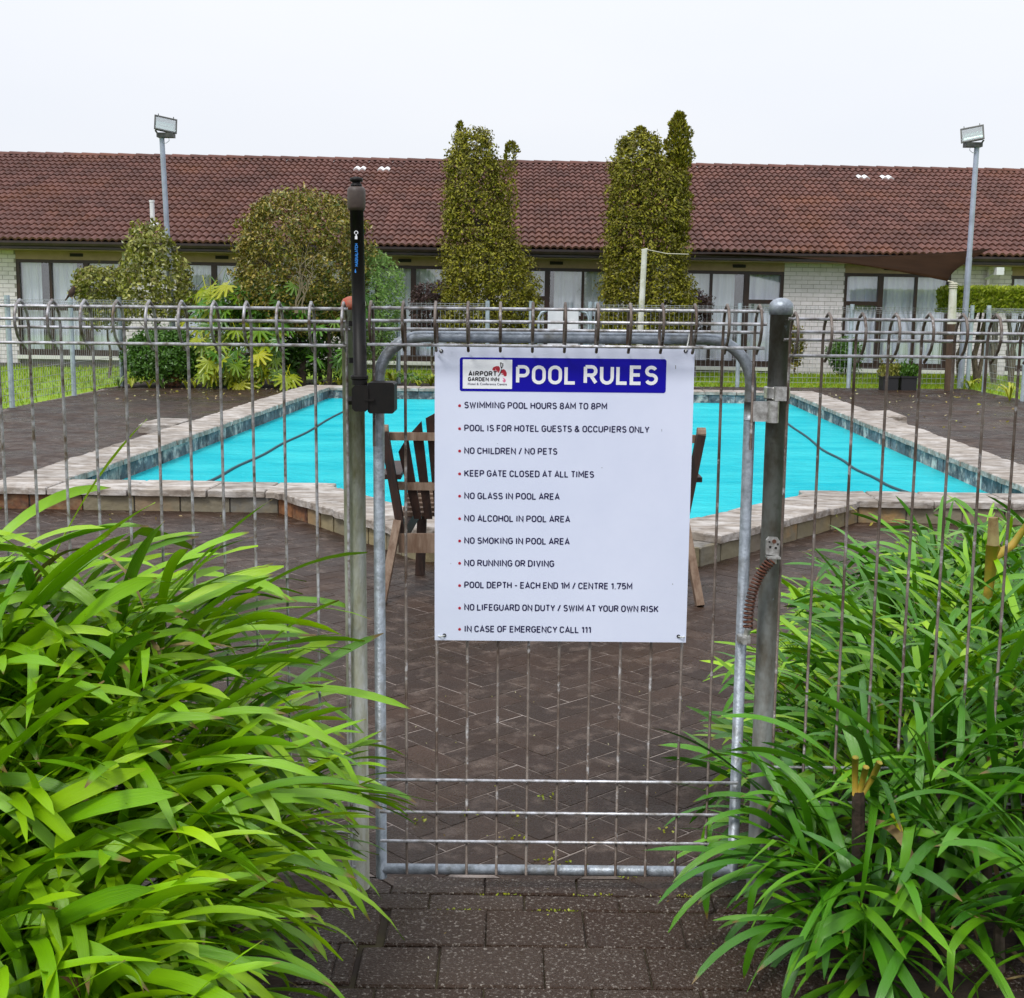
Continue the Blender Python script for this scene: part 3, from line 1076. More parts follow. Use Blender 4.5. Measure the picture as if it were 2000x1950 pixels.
for q in range(int((RX1 - RX0) / .42)):
    x = RX0 + q * .42
    m_ = MB()
    pts = []
    for k in range(7):
        a_ = math.pi * k / 6
        pts.append((math.cos(a_) * .12, math.sin(a_) * .075))
    vs = [(0, y, z) for y, z in pts] + [(.44, y * .9, z * .9 - .01) for y, z in pts]
    m_.add(vs, [(k, k + 1, k + 8, k + 7)[::-1] for k in range(6)] + [tuple(range(7))])
    o = m_.obj('ridge_tile', MT['tile'], BT)
    o.location = (x, ey + run, ez + rise + .02)
# downpipe, vent pipe
MB().tube([(bX(1922), -.05, .2), (bX(1922), -.05, 2.14)], .03, 8).obj('downpipe', MT['brick'], BT)
p = atY(297, 455, 25.3)
vp = MB().tube([(p.x - .01, .35, 2.55), (p.x - .02, .35, 3.12)], .045, 10)
vp.tube([(p.x - .02, .35, 3.12), (p.x - .02, .35, 3.16)], .052, 10)
vp.tube([(p.x - .02, .30, 2.66), (p.x + .12, .25, 2.70)], .035, 8)
vp.obj('vent_pipe', MT['whitemetal'], BT, smooth=False)
# security light
sl_ = thing('security_light', 'white security light on a short arm on the brick wall at the far right', 'light', atY(1925, 545, 24.98))
p0, p1 = Vector((0, 0, 0)), atY(1950, 530, 24.6) - atY(1925, 545, 24.98)
MB().tube([p0, p1], .03, 8).obj('arm', MT['sill'], sl_)
MB().box((p1.x - .06, p1.y - .08, p1.z - .07), (p1.x + .08, p1.y + .08, p1.z + .07)).obj('lamp_head', MT['whitemetal'], sl_)


# ------------------------------------------------------------------ floodlights
def floodlight(base_px, top_px, Y, flip, label):
    top = atY(*top_px, Y)
    bt = atY(*base_px, Y)
    k = (top.z) / (top.z - bt.z)
    base = top + (bt - top) * k
    t = thing('floodlight', label, 'floodlight', base, group='floodlights on tall poles')
    d = top - base
    MB().tube([(0, 0, 0), d * .55, d * .55, d], [.05, .048, .042, .040], 10).obj('pole', MT['polepaint'], t)
    s = -1 if flip else 1
    brk = MB().box((d.x - .06 if s > 0 else d.x - .20, d.y - .09, d.z - .01), (d.x + .20 if s > 0 else d.x + .06, d.y + .07, d.z + .06))
    brk.tube([d + Vector((s * -.04, -.02, .02)), d + Vector((s * -.09, -.04, .10))], .015, 6)
    brk.obj('bracket', MT['lamphouse'], t)
    # head: tilted box open at the front, reflector and glass
    hd = thing_part('lamp_head', t)
    hd.location = d + Vector((s * .075 - (0 if s > 0 else .02), -.03, .19))
    hd.rotation_euler = (rad(-30), rad(9 if s > 0 else -9), rad(24 * s))
    m_ = MB()
    w, h_, dp = .155, .115, .12
    # shell as four sides + curved back
    fr_ = [(-w, 0, -h_), (w, 0, -h_), (w, 0, h_), (-w, 0, h_)]
    bk = [(-w * .9, dp, -h_ * .5), (w * .9, dp, -h_ * .5), (w * .9, dp, h_ * .55), (-w * .9, dp, h_ * .55)]
    m_.add(fr_ + bk, [(0, 1, 5, 4), (1, 2, 6, 5), (2, 3, 7, 6), (3, 0, 4, 7), (4, 5, 6, 7)])
    e = .022
    m_.box((-w - e, -.012, -h_ - e), (w + e, .006, -h_)).box((-w - e, -.012, h_), (w + e, .006, h_ + e))
    m_.box((-w - e, -.012, -h_), (-w, .006, h_)).box((w, -.012, -h_), (w + e, .006, h_))
    m_.box((-w * .8, -.01, h_ + e), (-w * .72, .0, h_ + e + .035)).box((w * .72, -.01, h_ + e), (w * .8, .0, h_ + e + .035))
    me = m_.mesh('housing', MT['lamphouse'])
    hd.data = None if hd.type == 'EMPTY' else me
    o = link('housing', me, hd)
    rf = MB()
    vs, fs = [], []
    for q in range(9):
        a_ = -1 + 2 * q / 8
        z = a_ * h_ * .93
        y = dp * .85 * math.sqrt(max(0, 1 - (a_ * .95) ** 2)) + .004
        vs += [(-w * .95, y, z), (w * .95, y, z)]
    for q in range(8):
        fs.append((2 * q, 2 * q + 1, 2 * q + 3, 2 * q + 2))
    rf.add(vs, fs)
    link('reflector', rf.mesh('reflector', MT['zincbright'], smooth=True), hd)
    link('glass', MB().box((-w + .002, -.006, -h_ + .002), (w - .002, -.001, h_ - .002)).mesh('glass', MT['lampglass']), hd)
    link('bulb', MB().tube([(-.10, .05, .01), (.10, .05, .01)], .014, 8).mesh('bulb', MT['ventwhite']), hd)
    cpts = [d + Vector((s * .12, -.05, 0)), d + Vector((s * .13, -.05, -.06)), d + Vector((s * .08, -.05, -.10)), d + Vector((s * .02, -.04, -.09))]
    MB().tube(cpts, .005, 5).obj('cable', MT['galv'], t)
    return t


def thing_part(name, parent):
    o = bpy.data.objects.new(name, None)
    o.empty_display_size = .1
    C.objects.link(o)
    o.parent = parent
    return o


MT['zincbright'] = mat('bright_reflector', (0.8, 0.83, 0.84), 0.25, 0.9)
floodlight((328, 480), (316, 268), 20.9, False, 'floodlight on a slim pole rising from the shrubs left of the pool')
floodlight((1886, 600), (1908, 287), 20.9, True, 'floodlight on a slim pole beside the shade sail on the right')

# ------------------------------------------------------------------ far yard fence
ZT = 1.30


def far_panel(p0, p1, parent, pitch=.075):
    """one roll-top mesh panel joined into one part"""
    p0, p1 = Vector(p0), Vector(p1)
    d = p1 - p0
    Ln = d.length
    d.normalize()
    nn = Vector((d.y, -d.x, 0))
    m_ = MB()
    k = int(Ln / pitch)
    for i in range(k + 1):
        q = p0 + d * (Ln * i / max(1, k))
        m_.tube([q + Vector((0, 0, .06)), q + Vector((0, 0, ZT - .06)), q + nn * .035 + Vector((0, 0, ZT)), q + nn * .075 + Vector((0, 0, ZT - .045)), q + nn * .02 + Vector((0, 0, ZT - .10))], .0022, 3, caps=False)
    for z, off in ((ZT - .012, .03), (ZT - .045, .07), (ZT - .075, .0), (ZT - .10, .03), (.32, 0), (.24, 0), (.16, 0), (.08, 0), (.45, 0)):
        a_, b_ = p0 + nn * off, p1 + nn * off
        m_.tube([(a_.x, a_.y, z), (b_.x, b_.y, z)], .0028, 4, caps=False)
    return m_.obj('mesh_panel', MT['farwire'], parent, kind='stuff')


def far_fence(pts, label, inward=1):
    t = thing('yard_fence', label, 'fence', (pts[0][0], pts[0][1], 0), group='roll-top mesh fences round the yard')
    o = Vector((pts[0][0], pts[0][1], 0))
    for i, p in enumerate(pts):
        q = Vector((p[0], p[1], 0)) - o
        pm_ = MB().tube([q, q + Vector((0, 0, ZT + .04))], .035, 8)
        pm_.obj('post', MT['farpost'], t)
        if i:
            q0 = Vector((pts[i - 1][0], pts[i - 1][1], 0)) - o
            far_panel(q0, q, t)
    return t


far_fence([(-5.93, 19.45), (-5.98, 17.45), (-6.03, 15.4), (-6.08, 13.2), (-6.14, 11.0), (-6.2, 8.8), (-6.26, 6.6), (-6.3, 4.4), (-6.35, 2.66)][::-1], 'roll-top mesh fence along the lawn on the left side of the yard')
bf = [(-5.93, 19.45), (-5.0, 20.75), (-3.2, 20.72), (-1.85, 20.70), (-0.42, 20.70)]
far_fence(bf, 'roll-top mesh fence behind the shrubs at the back left')
far_fence([(1.22, 20.70), (3.62, 20.72), (5.42, 20.74), (7.40, 20.9)], 'roll-top mesh fence across the back lawn beside the far gate')
far_fence([(7.34, 20.0), (7.2, 18.1), (7.05, 15.9), (6.95, 13.6), (6.9, 11.2), (6.9, 8.8), (6.9, 6.4), (6.9, 2.66)], 'roll-top mesh fence along the right side of the yard')
# far gate with white notice board
t = thing('far_gate', 'small tube-framed far gate with a blank white board, behind the rules sign', 'gate', (0, 20.66, 0))
gx0, gx1 = atY(1052, 620, 20.66).x, atY(1150, 620, 20.66).x
arc = [(gx0, 0, .1), (gx0, 0, 1.08), (gx0 + .04, 0, 1.16), (gx0 + .13, 0, 1.19), (gx1 - .13, 0, 1.19), (gx1 - .04, 0, 1.16), (gx1, 0, 1.08), (gx1, 0, .1)]
MB().tube(arc, .018, 8, closed=True).obj('frame', MT['farpost'], t)
for k in range(9):
    x = gx0 + (gx1 - gx0) * (k + 1) / 10
    MB().tube([(x, .01, .1), (x, .01, 1.18)], .003, 4).obj('wire', MT['farwire'], t)
MB().box((atY(1070, 620, 20.6).x, -.04, .35), (atY(1130, 620, 20.6).x, -.025, 1.22)).obj('board', MT['whitemetal'], t)
for x in (gx0 - .12, gx1 + .12):
    MB().tube([(x, 0, 0), (x, 0, 1.34)], .035, 8).obj('post', MT['farpost'], t)

# ------------------------------------------------------------------ timber posts, shade sail, hedge, planter, bird
pt, pb = atY(1259, 487, 21.0), atY(1250, 660, 21.0)
t = thing('timber_post', 'leaning white peeling timber post in front of the twin-topped conifer', 'post', (pb.x, 21.0, 0), group='timber posts')
dv = pt - pb
base = pb - dv * (pb.z / dv.z)
b0 = base - Vector((pb.x, 21.0, 0))
b1 = pt - Vector((pb.x, 21.0, 0))
MB().tube([b0, b1], [.052, .045], 9).obj('shaft', MT['postwhite'], t)
MB().tube([b1 + Vector((-.05, 0, -.02)), b1 + Vector((.05, 0, -.0))], .02, 6).obj('rope_tie', MT['rope'], t)
corner_l = pt.copy()

pt2, pb2 = atY(1862, 552, 20.0), atY(1853, 764, 20.0)
t = thing('timber_post', 'brown timber post painted white at the top, holding the shade sail', 'post', (pb2.x, 20.0, 0), group='timber posts')
o3 = Vector((pb2.x, 20.0, 0))
mid = pb2.lerp(pt2, .62)
MB().tube([pb2 - o3, mid - o3], [.072, .066], 10).obj('shaft', MT['postbrown'], t)
MB().tube([mid - o3, pt2 - o3], [.066, .055], 10).obj('painted_top', MT['postwhite'], t)
for k in range(3):
    MB().tube([pt2 - o3 + Vector((.06 * math.cos(a_), .06 * math.sin(a_), -.02 - .03 * k)) for a_ in [2 * math.pi * q / 10 for q in range(10)]], .012, 5, closed=True).obj('rope_wrap', MT['rope'], t)

cA = corner_l
cB = pt2 + Vector((-.10, -.05, 0.02))
cC = atY(1934, 486, 23.6)
sail = thing('shade_sail', 'dark brown triangular shade sail strung between the posts and the eaves', 'shade sail', (cB.x, cB.y, 0))
oS = Vector((cB.x, cB.y, 0))
A_ = atY(1345, 497, 21.3)


def edge(p, q, sag, inward, t):
    v = p.lerp(q, t)
    s = 4 * t * (1 - t)
    return v + Vector((0, 0, -sag * s)) + inward * s


ctr = (A_ + cB + cC) / 3
nS = 18
vs, fs = [], []
for i in range(nS + 1):
    t_ = i / nS
    e1 = edge(A_, cC, .10, Vector((0, -.15, 0)), t_)
    e2 = edge(A_, cB, -.04, Vector((0, .25, .10)), t_)
    for j in range(9):
        s_ = j / 8
        p = e1.lerp(e2, s_)
        p += Vector((-.18 * 4 * s_ * (1 - s_) * t_ ** 2, 0, -.05 * math.sin(math.pi * s_) * t_))
        vs.append(p - oS)
for i in range(nS):
    for j in range(8):
        fs.append((i * 9 + j, i * 9 + j + 1, (i + 1) * 9 + j + 1, (i + 1) * 9 + j))
sm_ = MB().add(vs, fs).obj('sail_cloth', MT['sail'], sail, smooth=True)
md = sm_.modifiers.new('thickness', 'SOLIDIFY')
md.thickness = .006
MB().tube([cA - oS, A_.lerp(cA, .5) - oS - Vector((0, 0, .03)), A_ - oS], .007, 5).obj('rope', MT['rope'], sail)
MB().tube([cB - oS, pt2 - oS], .012, 5).obj('rope', MT['rope'], sail)


# ---------------------------------------------------------------- foliage
def rand_dir(r):
    while True:
        v = Vector((r.uniform(-1, 1), r.uniform(-1, 1), r.uniform(-1, 1)))
        if 0.05 < v.length < 1:
            return v.normalized()


def leaf_on(m_, p, size, r, nrm, asp=.5, fold=.2, droop=.35):
    """leaf whose face looks along nrm (with scatter)"""
    nn3 = (nrm + rand_dir(r) * .55).normalized()
    d = nn3.cross(rand_dir(r))
    if d.length < .1:
        return
    d = (d.normalized() + nn3 * r.uniform(0, .5)).normalized()
    u_ = d.cross(nn3).normalized()
    w_ = u_.cross(d)
    L_ = size * r.uniform(.7, 1.3)
    wd = L_ * asp * .5
    m_.add([p, p + d * L_ * .5 + u_ * wd + w_ * wd * fold, p + d * L_ - w_ * L_ * .1, p + d * L_ * .5 - u_ * wd + w_ * wd * fold], [(0, 1, 2), (0, 2, 3)])


def leaf_quad(m_, p, size, r, dirn=None, asp=.5, fold=.25):
    """one small pointed leaf: two triangles folded along the midrib"""
    d = (dirn + rand_dir(r) * .6).normalized() if dirn else rand_dir(r)
    u_ = d.cross(rand_dir(r))
    if u_.length < .05:
        return
    u_.normalize()
    w_ = d.cross(u_)
    L_ = size * r.uniform(.7, 1.25)
    wd = L_ * asp * .5
    p = Vector(p)
    a_ = p
    b_ = p + d * L_ * .5 + u_ * wd + w_ * wd * fold
    c_ = p + d * L_
    e_ = p + d * L_ * .5 - u_ * wd + w_ * wd * fold
    m_.add([a_, b_, c_, e_], [(0, 1, 2), (0, 2, 3)])


def crown(profile, nleaf, size, r, puff=.18, asp=.5, upward=.3, thin=None, fill=.25, nleafp=26):
    """profile: (z, cx, cy, rx, ry). Leaves sit on many small puffs spread over the envelope."""
    m_ = MB()
    zs = [p[0] for p in profile]

    def at(z):
        for i in range(len(profile) - 1):
            if profile[i][0] <= z <= profile[i + 1][0]:
                t_ = (z - profile[i][0]) / (profile[i + 1][0] - profile[i][0])
                return [profile[i][k] + (profile[i + 1][k] - profile[i][k]) * t_ for k in range(1, 5)]
        return profile[-1][1:]
    wts = []
    tot = 0
    for i in range(60):
        z = zs[0] + (zs[-1] - zs[0]) * (i + .5) / 60
        cx_, cy_, rx, ry = at(z)
        tot += rx + .02
        wts.append(tot)
    npuff = max(6, nleaf // nleafp)
    for _ in range(npuff):
        q = r.uniform(0, tot)
        i = next(k for k, w in enumerate(wts) if w >= q)
        z = zs[0] + (zs[-1] - zs[0]) * (i + r.random()) / 60
        cx_, cy_, rx, ry = at(z)
        an = r.uniform(0, 2 * math.pi)
        rr = 1 - puff * .4 / max(rx, puff * .6) if r.random() > fill else math.sqrt(r.random()) * .9
        rr = max(.1, rr) * (r.uniform(.80, 1.06) if r.random() > .10 else r.uniform(1.06, 1.22))
        c_ = Vector((cx_ + rx * rr * math.cos(an), cy_ + ry * rr * math.sin(an), z))
        out = Vector((math.cos(an), math.sin(an), upward)).normalized()
        pr = puff * r.choice((.5, .7, .9, 1.3)) * r.uniform(.8, 1.15)
        for _k in range(nleafp):
            v = rand_dir(r)
            if v.dot(out) < -.35:
                continue
            p = c_ + Vector((v.x, v.y, v.z * .85)) * pr * r.uniform(.55, 1)
            leaf_on(m_, p, size, r, (v + out * .25 + Vector((0, 0, .25))).normalized(), asp)
    return m_


def tree(name, label, cat, px_prof, Y, material, nleaf, size, seed, puff=.18, asp=.5, ry=1.0, group=None, trunk=None, upward=.3, fill=.25, extra=None, limbs=0, nleafp=26, base_z=0.0):
    """px_prof: (y_pixel, x_left, x_right) from top to bottom, read off the photo; becomes a solid crown at distance Y"""
    r = random.Random(seed)
    prof = []
    for yv, xl, xr in px_prof[::-1]:
        a_, b_ = atY(xl, yv, Y), atY(xr, yv, Y)
        rx = (b_.x - a_.x) / 2
        prof.append([(a_.z + b_.z) / 2, (a_.x + b_.x) / 2, 0, rx, rx * ry])
    for i in range(1, len(prof)):
        prof[i][0] = max(prof[i][0], prof[i - 1][0] + .001)
    bx_ = prof[0][1]
    t = thing(name, label, cat, (bx_, Y, base_z), group=group)
    pr2 = [(p[0] - base_z, p[1] - bx_, 0, p[3], p[4]) for p in prof]
    m_ = crown(pr2, nleaf, size, r, puff, asp, upward, fill=fill, nleafp=nleafp)
    if extra:
        extra(m_, r, bx_)
    m_.obj('crown', material, t)
    zt = pr2[-1][0]
    tk = MB()
    tr_ = trunk or .06
    npt = 7
    pts = [Vector((r.uniform(-.03, .03) + pr2[min(len(pr2) - 1, int(k / npt * len(pr2)))][1] * .9 * (k / npt), r.uniform(-.03, .03), zt * .85 * k / npt)) for k in range(npt)]
    tk.tube(pts, [tr_ * (1 - .75 * k / npt) for k in range(npt)], 7)
    for k in range(limbs):
        i = r.randint(1, npt - 2)
        an = r.uniform(0, 6.28)
        rx = pr2[min(len(pr2) - 1, int(i / npt * len(pr2)))][3] * .75
        p0_ = pts[i]
        p1_ = p0_ + Vector((math.cos(an) * rx * .5, math.sin(an) * rx * .5, .25))
        p2_ = p0_ + Vector((math.cos(an + .3) * rx, math.sin(an + .3) * rx, .5))
        tk.tube([p0_, p1_, p2_], [tr_ * .4, tr_ * .28, tr_ * .1], 5)
    tk.obj('trunk', MT['bark'], t, smooth=True)
    return t


# conifers
def spike(x, ytop, ybot, Y, w, nl, size):
    def f(m_, r, bx_):
        z1, z0 = atY(x, ytop, Y).z, atY(x, ybot, Y).z
        xx = atY(x, ytop, Y).x - bx_
        for _ in range(nl):
            q = r.random()
            z = z0 + (z1 - z0) * q
            a_ = r.uniform(0, 6.28)
            rr = w * (1 - .85 * q ** 3) * (.82 + .18 * math.sin(z * 17 + a_)) * math.sqrt(r.random())
            leaf_quad(m_, (xx + rr * math.cos(a_), rr * math.sin(a_), z), size, r, Vector((math.cos(a_) * .5, math.sin(a_) * .5, .8)), .5)
    return f


def multi(*fsx):
    def f(m_, r, bx_):
        for g__ in fsx:
            g__(m_, r, bx_)
    return f


tree('conifer_tree', 'olive-green conifer with a thin side leader, left of the two tall conifers', 'tree',
     [(256, 915, 945), (268, 892, 958), (300, 880, 968), (340, 872, 978), (400, 866, 988), (450, 868, 1000), (500, 868, 1024), (540, 866, 1044), (590, 864, 1054), (640, 870, 1056), (700, 890, 1036)], 22.4,
     MT['conifer'], 56000, .060, 11, puff=.13, upward=.7, trunk=.10, group='tall conifers in front of the motel', ry=.9,
     extra=multi(spike(899, 240, 310, 22.4, .13, 420, .06), spike(1000, 280, 300, 22.4, .15, 230, .06), spike(1004, 300, 430, 22.4, .10, 260, .06), spike(990, 290, 420, 22.4, .12, 500, .06)), limbs=8)
tree('conifer_tree', 'taller olive-green conifer with twin tops, behind the leaning white post', 'tree',
     [(262, 1230, 1275), (275, 1212, 1290), (300, 1200, 1296), (340, 1196, 1330), (400, 1190, 1345), (450, 1186, 1342), (500, 1182, 1342), (540, 1178, 1345), (590, 1174, 1352), (640, 1176, 1350), (700, 1195, 1330)], 22.4,
     MT['conifer'], 64000, .060, 12, puff=.13, upward=.7, trunk=.10, group='tall conifers in front of the motel', ry=.9,
     extra=multi(spike(1250, 250, 290, 22.4, .22, 500, .06), spike(1327, 222, 330, 22.4, .29, 3600, .06), spike(1330, 280, 470, 22.4, .24, 3600, .06)), limbs=8)
# round bronze tree
tree('round_tree', 'rounded bronze-green tree with bare pale branches, left of the black gate latch', 'tree',
     [(374, 560, 620), (384, 525, 655), (410, 500, 690), (445, 480, 708), (490, 468, 716), (530, 466, 716), (560, 464, 708), (590, 468, 700), (620, 485, 690), (650, 510, 670)], 19.9,
     MT['camellia'], 34000, .062, 13, puff=.11, asp=.5, trunk=.08, ry=.85, upward=.15, limbs=4, fill=.12)
twg = MB()
rb = random.Random(21)
tX = atY(590, 500, 19.0)
for k in range(6):
    ux = 585 + rb.uniform(-12, 12)
    hx = rb.uniform(-38, 38)
    path_ = []
    nn2 = 9
    for q in range(nn2):
        f_ = q / (nn2 - 1)
        path_.append(atY(ux + hx * f_ ** 1.3 + rb.uniform(-4, 4), 612 - (95 + 25 * (k % 3)) * f_, 19.0 - .05 * f_) - Vector((tX.x, 19.9, 0)))
    twg.tube(path_, [.012 * (1 - .85 * q / (nn2 - 1)) for q in range(nn2)], 5)
    for b_ in (3, 5):
        e_ = path_[b_] + Vector((rb.uniform(-.28, .28), rb.uniform(-.03, .03), rb.uniform(.1, .25)))
        m3 = path_[b_].lerp(e_, .5) + Vector((rb.uniform(-.05, .05), 0, .02))
        twg.tube([path_[b_], m3, e_], [.008, .006, .003], 4)
rtree = [o for o in C.objects if o.name == 'round_tree'][0]
tw_o = twg.obj('branches', MT['palebark'], rtree)
tw_o.location = Vector((tX.x, 19.9, 0)) - rtree.location
tree('tall_shrub', 'sparse upright bronze and green shrub in front of the left floodlight pole', 'shrub',
     [(440, 265, 300), (455, 252, 322), (490, 245, 345), (530, 242, 372), (570, 240, 378), (620, 245, 370)], 20.3,
     MT['olive'], 5200, .085, 14, puff=.10, asp=.5, trunk=.03, limbs=8, nleafp=16, extra=multi(spike(305, 428, 450, 20.3, .1, 40, .07), spike(275, 436, 470, 20.3, .08, 30, .07)))
tree('leafy_shrub', 'yellow-green leafy shrub left of the tall bronze shrub', 'shrub',
     [(525, 175, 225), (535, 152, 240), (555, 146, 248), (580, 150, 250), (600, 165, 250), (640, 180, 245)], 21.6,
     MT['olive'], 6500, .075, 15, puff=.12, asp=.5, trunk=.03, nleafp=18)
tree('pale_shrub', 'feathery pale green shrub right of the round bronze tree', 'shrub',
     [(492, 722, 740), (510, 715, 762), (535, 705, 785), (560, 700, 792), (590, 700, 790), (640, 705, 775), (700, 715, 765)], 20.0,
     MT['bright'], 9500, .06, 16, puff=.12, asp=.35, trunk=.03, nleafp=18)
tree('dark_shrub', 'clipped purple-brown shrub under the window, left of the first conifer', 'shrub',
     [(554, 828, 868), (562, 812, 880), (580, 806, 884), (610, 806, 884), (660, 815, 878)], 23.4,
     MT['purple'], 9000, .05, 17, puff=.1, trunk=.03, group='dark clipped shrubs by the motel')
tree('dark_shrub', 'clipped purple-brown shrub at the foot of the twin-topped conifer', 'shrub',
     [(572, 1345, 1365), (585, 1325, 1385), (610, 1320, 1388), (660, 1330, 1380)], 23.0,
     MT['purple'], 6000, .05, 18, puff=.1, trunk=.03, group='dark clipped shrubs by the motel')
tree('wall_shrub', 'small dark shrub against the brick pier just right of the gate post', 'shrub',
     [(640, 1545, 1562), (655, 1540, 1568), (690, 1542, 1568), (715, 1546, 1560)], 24.2, MT['camellia'], 2600, .055, 19, puff=.08, trunk=.02, group='small shrubs against the brick wall')
tree('wall_shrub', 'rounder dark green shrub under the casement window', 'shrub',
     [(662, 1632, 1668), (672, 1620, 1678), (700, 1618, 1680), (722, 1628, 1672)], 24.2, MT['darkgreen'], 4500, .055, 20, puff=.1, trunk=.02, group='small shrubs against the brick wall')
tree('round_shrub', 'low rounded deep green shrub by the left corner fence post', 'shrub',
     [(648, 290, 350), (660, 262, 372), (690, 250, 384), (715, 252, 384), (738, 270, 375)], 19.55,
     MT['darkgreen'], 13000, .06, 23, puff=.12, trunk=.03, fill=.15)
tree('broad_shrub', 'dense dark green shrub under the round bronze tree', 'shrub',
     [(560, 480, 640), (580, 455, 690), (620, 440, 700), (660, 500, 700), (700, 540, 690), (732, 560, 690)], 20.35,
     MT['darkgreen'], 20000, .07, 24, puff=.14, trunk=.04, fill=.2)
tree('russet_shrub', 'small dead russet shrub at the edge of the left bed', 'shrub',
     [(722, 330, 345), (732, 322, 352), (745, 320, 354), (754, 326, 350)], 19.35, MT['russet'], 1500, .045, 25, puff=.05, asp=.25, trunk=.01)
# hedge on the right
hl, hr = atY(1846, 570, 22.2), atY(2060, 570, 22.2)
z1 = atY(1950, 568, 22.2).z
z0 = 0.0
t = thing('hedge', 'clipped lime-green hedge behind the fence at the right edge', 'hedge', ((hl.x + hr.x) / 2, 22.2, 0))
m_ = MB()
r = random.Random(31)
hw = (hr.x - hl.x) / 2
zb = atY(1950, 612, 22.2).z
for _ in range(14000):
    f_ = r.random()
    x, y, z = r.uniform(-hw, hw), r.uniform(-.35, .35), r.uniform(zb, z1)
    if f_ < .45:
        y = -.35 + r.uniform(-.03, .06)
    elif f_ < .8:
        z = z1 + r.uniform(-.06, .03)
    elif f_ < .9:
        x = -hw + r.uniform(-.03, .06)
    leaf_quad(m_, (x, y, z), .075, r, Vector((0, -.6, .6)), .55)
m_.obj('foliage', MT['limehedge'], t)
tk = MB()
for k in range(5):
    x = -hw + .35 + k * (2 * hw - .7) / 4
    for q in range(4):
        tk.tube([(x, 0, 0), (x + r.uniform(-.1, .1), r.uniform(-.1, .1), .5), (x + r.uniform(-.3, .3), r.uniform(-.2, .2), zb + .2)], [.05, .035, .02], 5)
tk.obj('stems', MT['bark'], t)
# planter boxes
for i, u in enumerate((1748, 1783)):
    p = atZ(u, 765)
    lab = ('left', 'right')[i]
    t = thing('planter_box', 'black planter box with green plants, %s of the pair on the lawn' % lab, 'planter', (p.x, 20.35, 0), group='planter boxes on the lawn')
    MB().box((-.12, -.12, 0), (.12, .12, .20)).box((-.135, -.135, .20), (.135, .135, .225)).obj('box', MT['planter'], t)
    m_ = MB()
    r = random.Random(40 + i)
    for _ in range(500):
        leaf_quad(m_, (r.uniform(-.15, .15), r.uniform(-.13, .13), r.uniform(.2, .36) + (.1 if r.random() < .1 else 0)), .06, r, Vector((0, 0, 1)), .45)
    m_.obj('plants', MT['darkgreen'] if i else MT['olive'], t)
# bird on the left fence
bp_ = atY(142, 583, 16.9)
t = thing('bird', 'small brown bird perched on top of the left fence', 'bird', bp_)
m_ = MB()
prof = [(0.0, 0, -.055, .10), (.0, 0, 0, 0)]
pts = [(-.012, .0, .015), (-.02, 0, .04), (-.012, 0, .075), (0.002, 0, .10), (.012, 0, .125), (.018, 0, .145), (.014, 0, .16)]
m_.tube(pts, [.018, .036, .043, .036, .026, .026, .008], 10)
m_.tube([(-.03, 0, .06), (-.075, 0, .0), (-.10, 0, -.03)], [.02, .012, .008], 6)
m_.obj('body', MT['bird'], t, smooth=True)
MB().tube([(.035, 0, .148), (.06, 0, .145)], [.006, .001], 5).obj('beak', MT['beak'], t)
MB().tube([(-.005, -.012, -.005), (-.012, -.012, .03)], .004, 5).tube([(-.005, .012, -.005), (-.012, .012, .03)], .004, 5).obj('feet', MT['beak'], t)


# lobed-leaf plants (large leaves as single parts)
def lobed_leaf():
    """deeply cut leaf about one unit long, a few facets per lobe"""
    m_ = MB()
    ctr_ = (0, .35, 0)
    lobes = 9
    outl = []
    for k in range(lobes):
        a_ = math.pi * (-.15 + 1.3 * k / (lobes - 1))
        R1 = .38 + .22 * math.sin(math.pi * k / (lobes - 1))
        for da, rr in ((-.235, .24), (-.15, R1 * .62), (-.085, R1 * .92), (0, R1), (.085, R1 * .92), (.15, R1 * .62)):
            aa = a_ + da
            outl.append((math.cos(aa) * rr * .95, .35 + math.sin(aa) * rr, -.25 * rr * rr * 1.6))
    vs = [ctr_, (0, 0, 0)] + outl
    fs = []
    for k in range(2, len(vs) - 1):
        fs.append((0, k, k + 1))
    m_.add(vs, fs)
    m_.box((-.012, -.5, -.012), (.012, .35, -.002))
    return m_


lobe = lobed_leaf()
lobe_y = lobe.mesh('leaf', MT['philo'])
lobe_g = lobe.mesh('leaf', MT['philodark'])


def lobed_plant(px, y0, y1, x0, x1, Y, nlv, seed, mesh_sel, label, sc=(.28, .42)):
    b = atY(px, (y0 + y1) / 2, Y)
    t = thing('lobed_leaf_plant', label, 'plant', (b.x, Y, 0), group='lobed-leaf plants in the left bed')
    r = random.Random(seed)
    MB().tube([(0, 0, 0), (.03, 0, .3), (0, .02, max(.4, atY(px, y0, Y).z * .7))], [.05, .04, .02], 7).obj('stem', MT['bark'], t)
    for _ in range(nlv):
        p = atY(r.uniform(x0, x1), r.uniform(y0, y1), Y + r.uniform(-.5, .35))
        s_ = r.uniform(*sc)
        o = link('leaf', mesh_sel(r), t)
        q = p - Vector((b.x, Y, 0))
        q.z = max(.12, q.z)
        o.location = q
        o.rotation_euler = (rad(r.uniform(-75, -20)), rad(r.uniform(-25, 25)), rad(180 + r.uniform(-60, 60)))
        # face the open side
        o.rotation_euler = (rad(r.uniform(20, 70)), rad(r.uniform(-30, 30)), rad(r.uniform(-70, 70)))
        o.scale = (s_, -s_, s_)
    return t


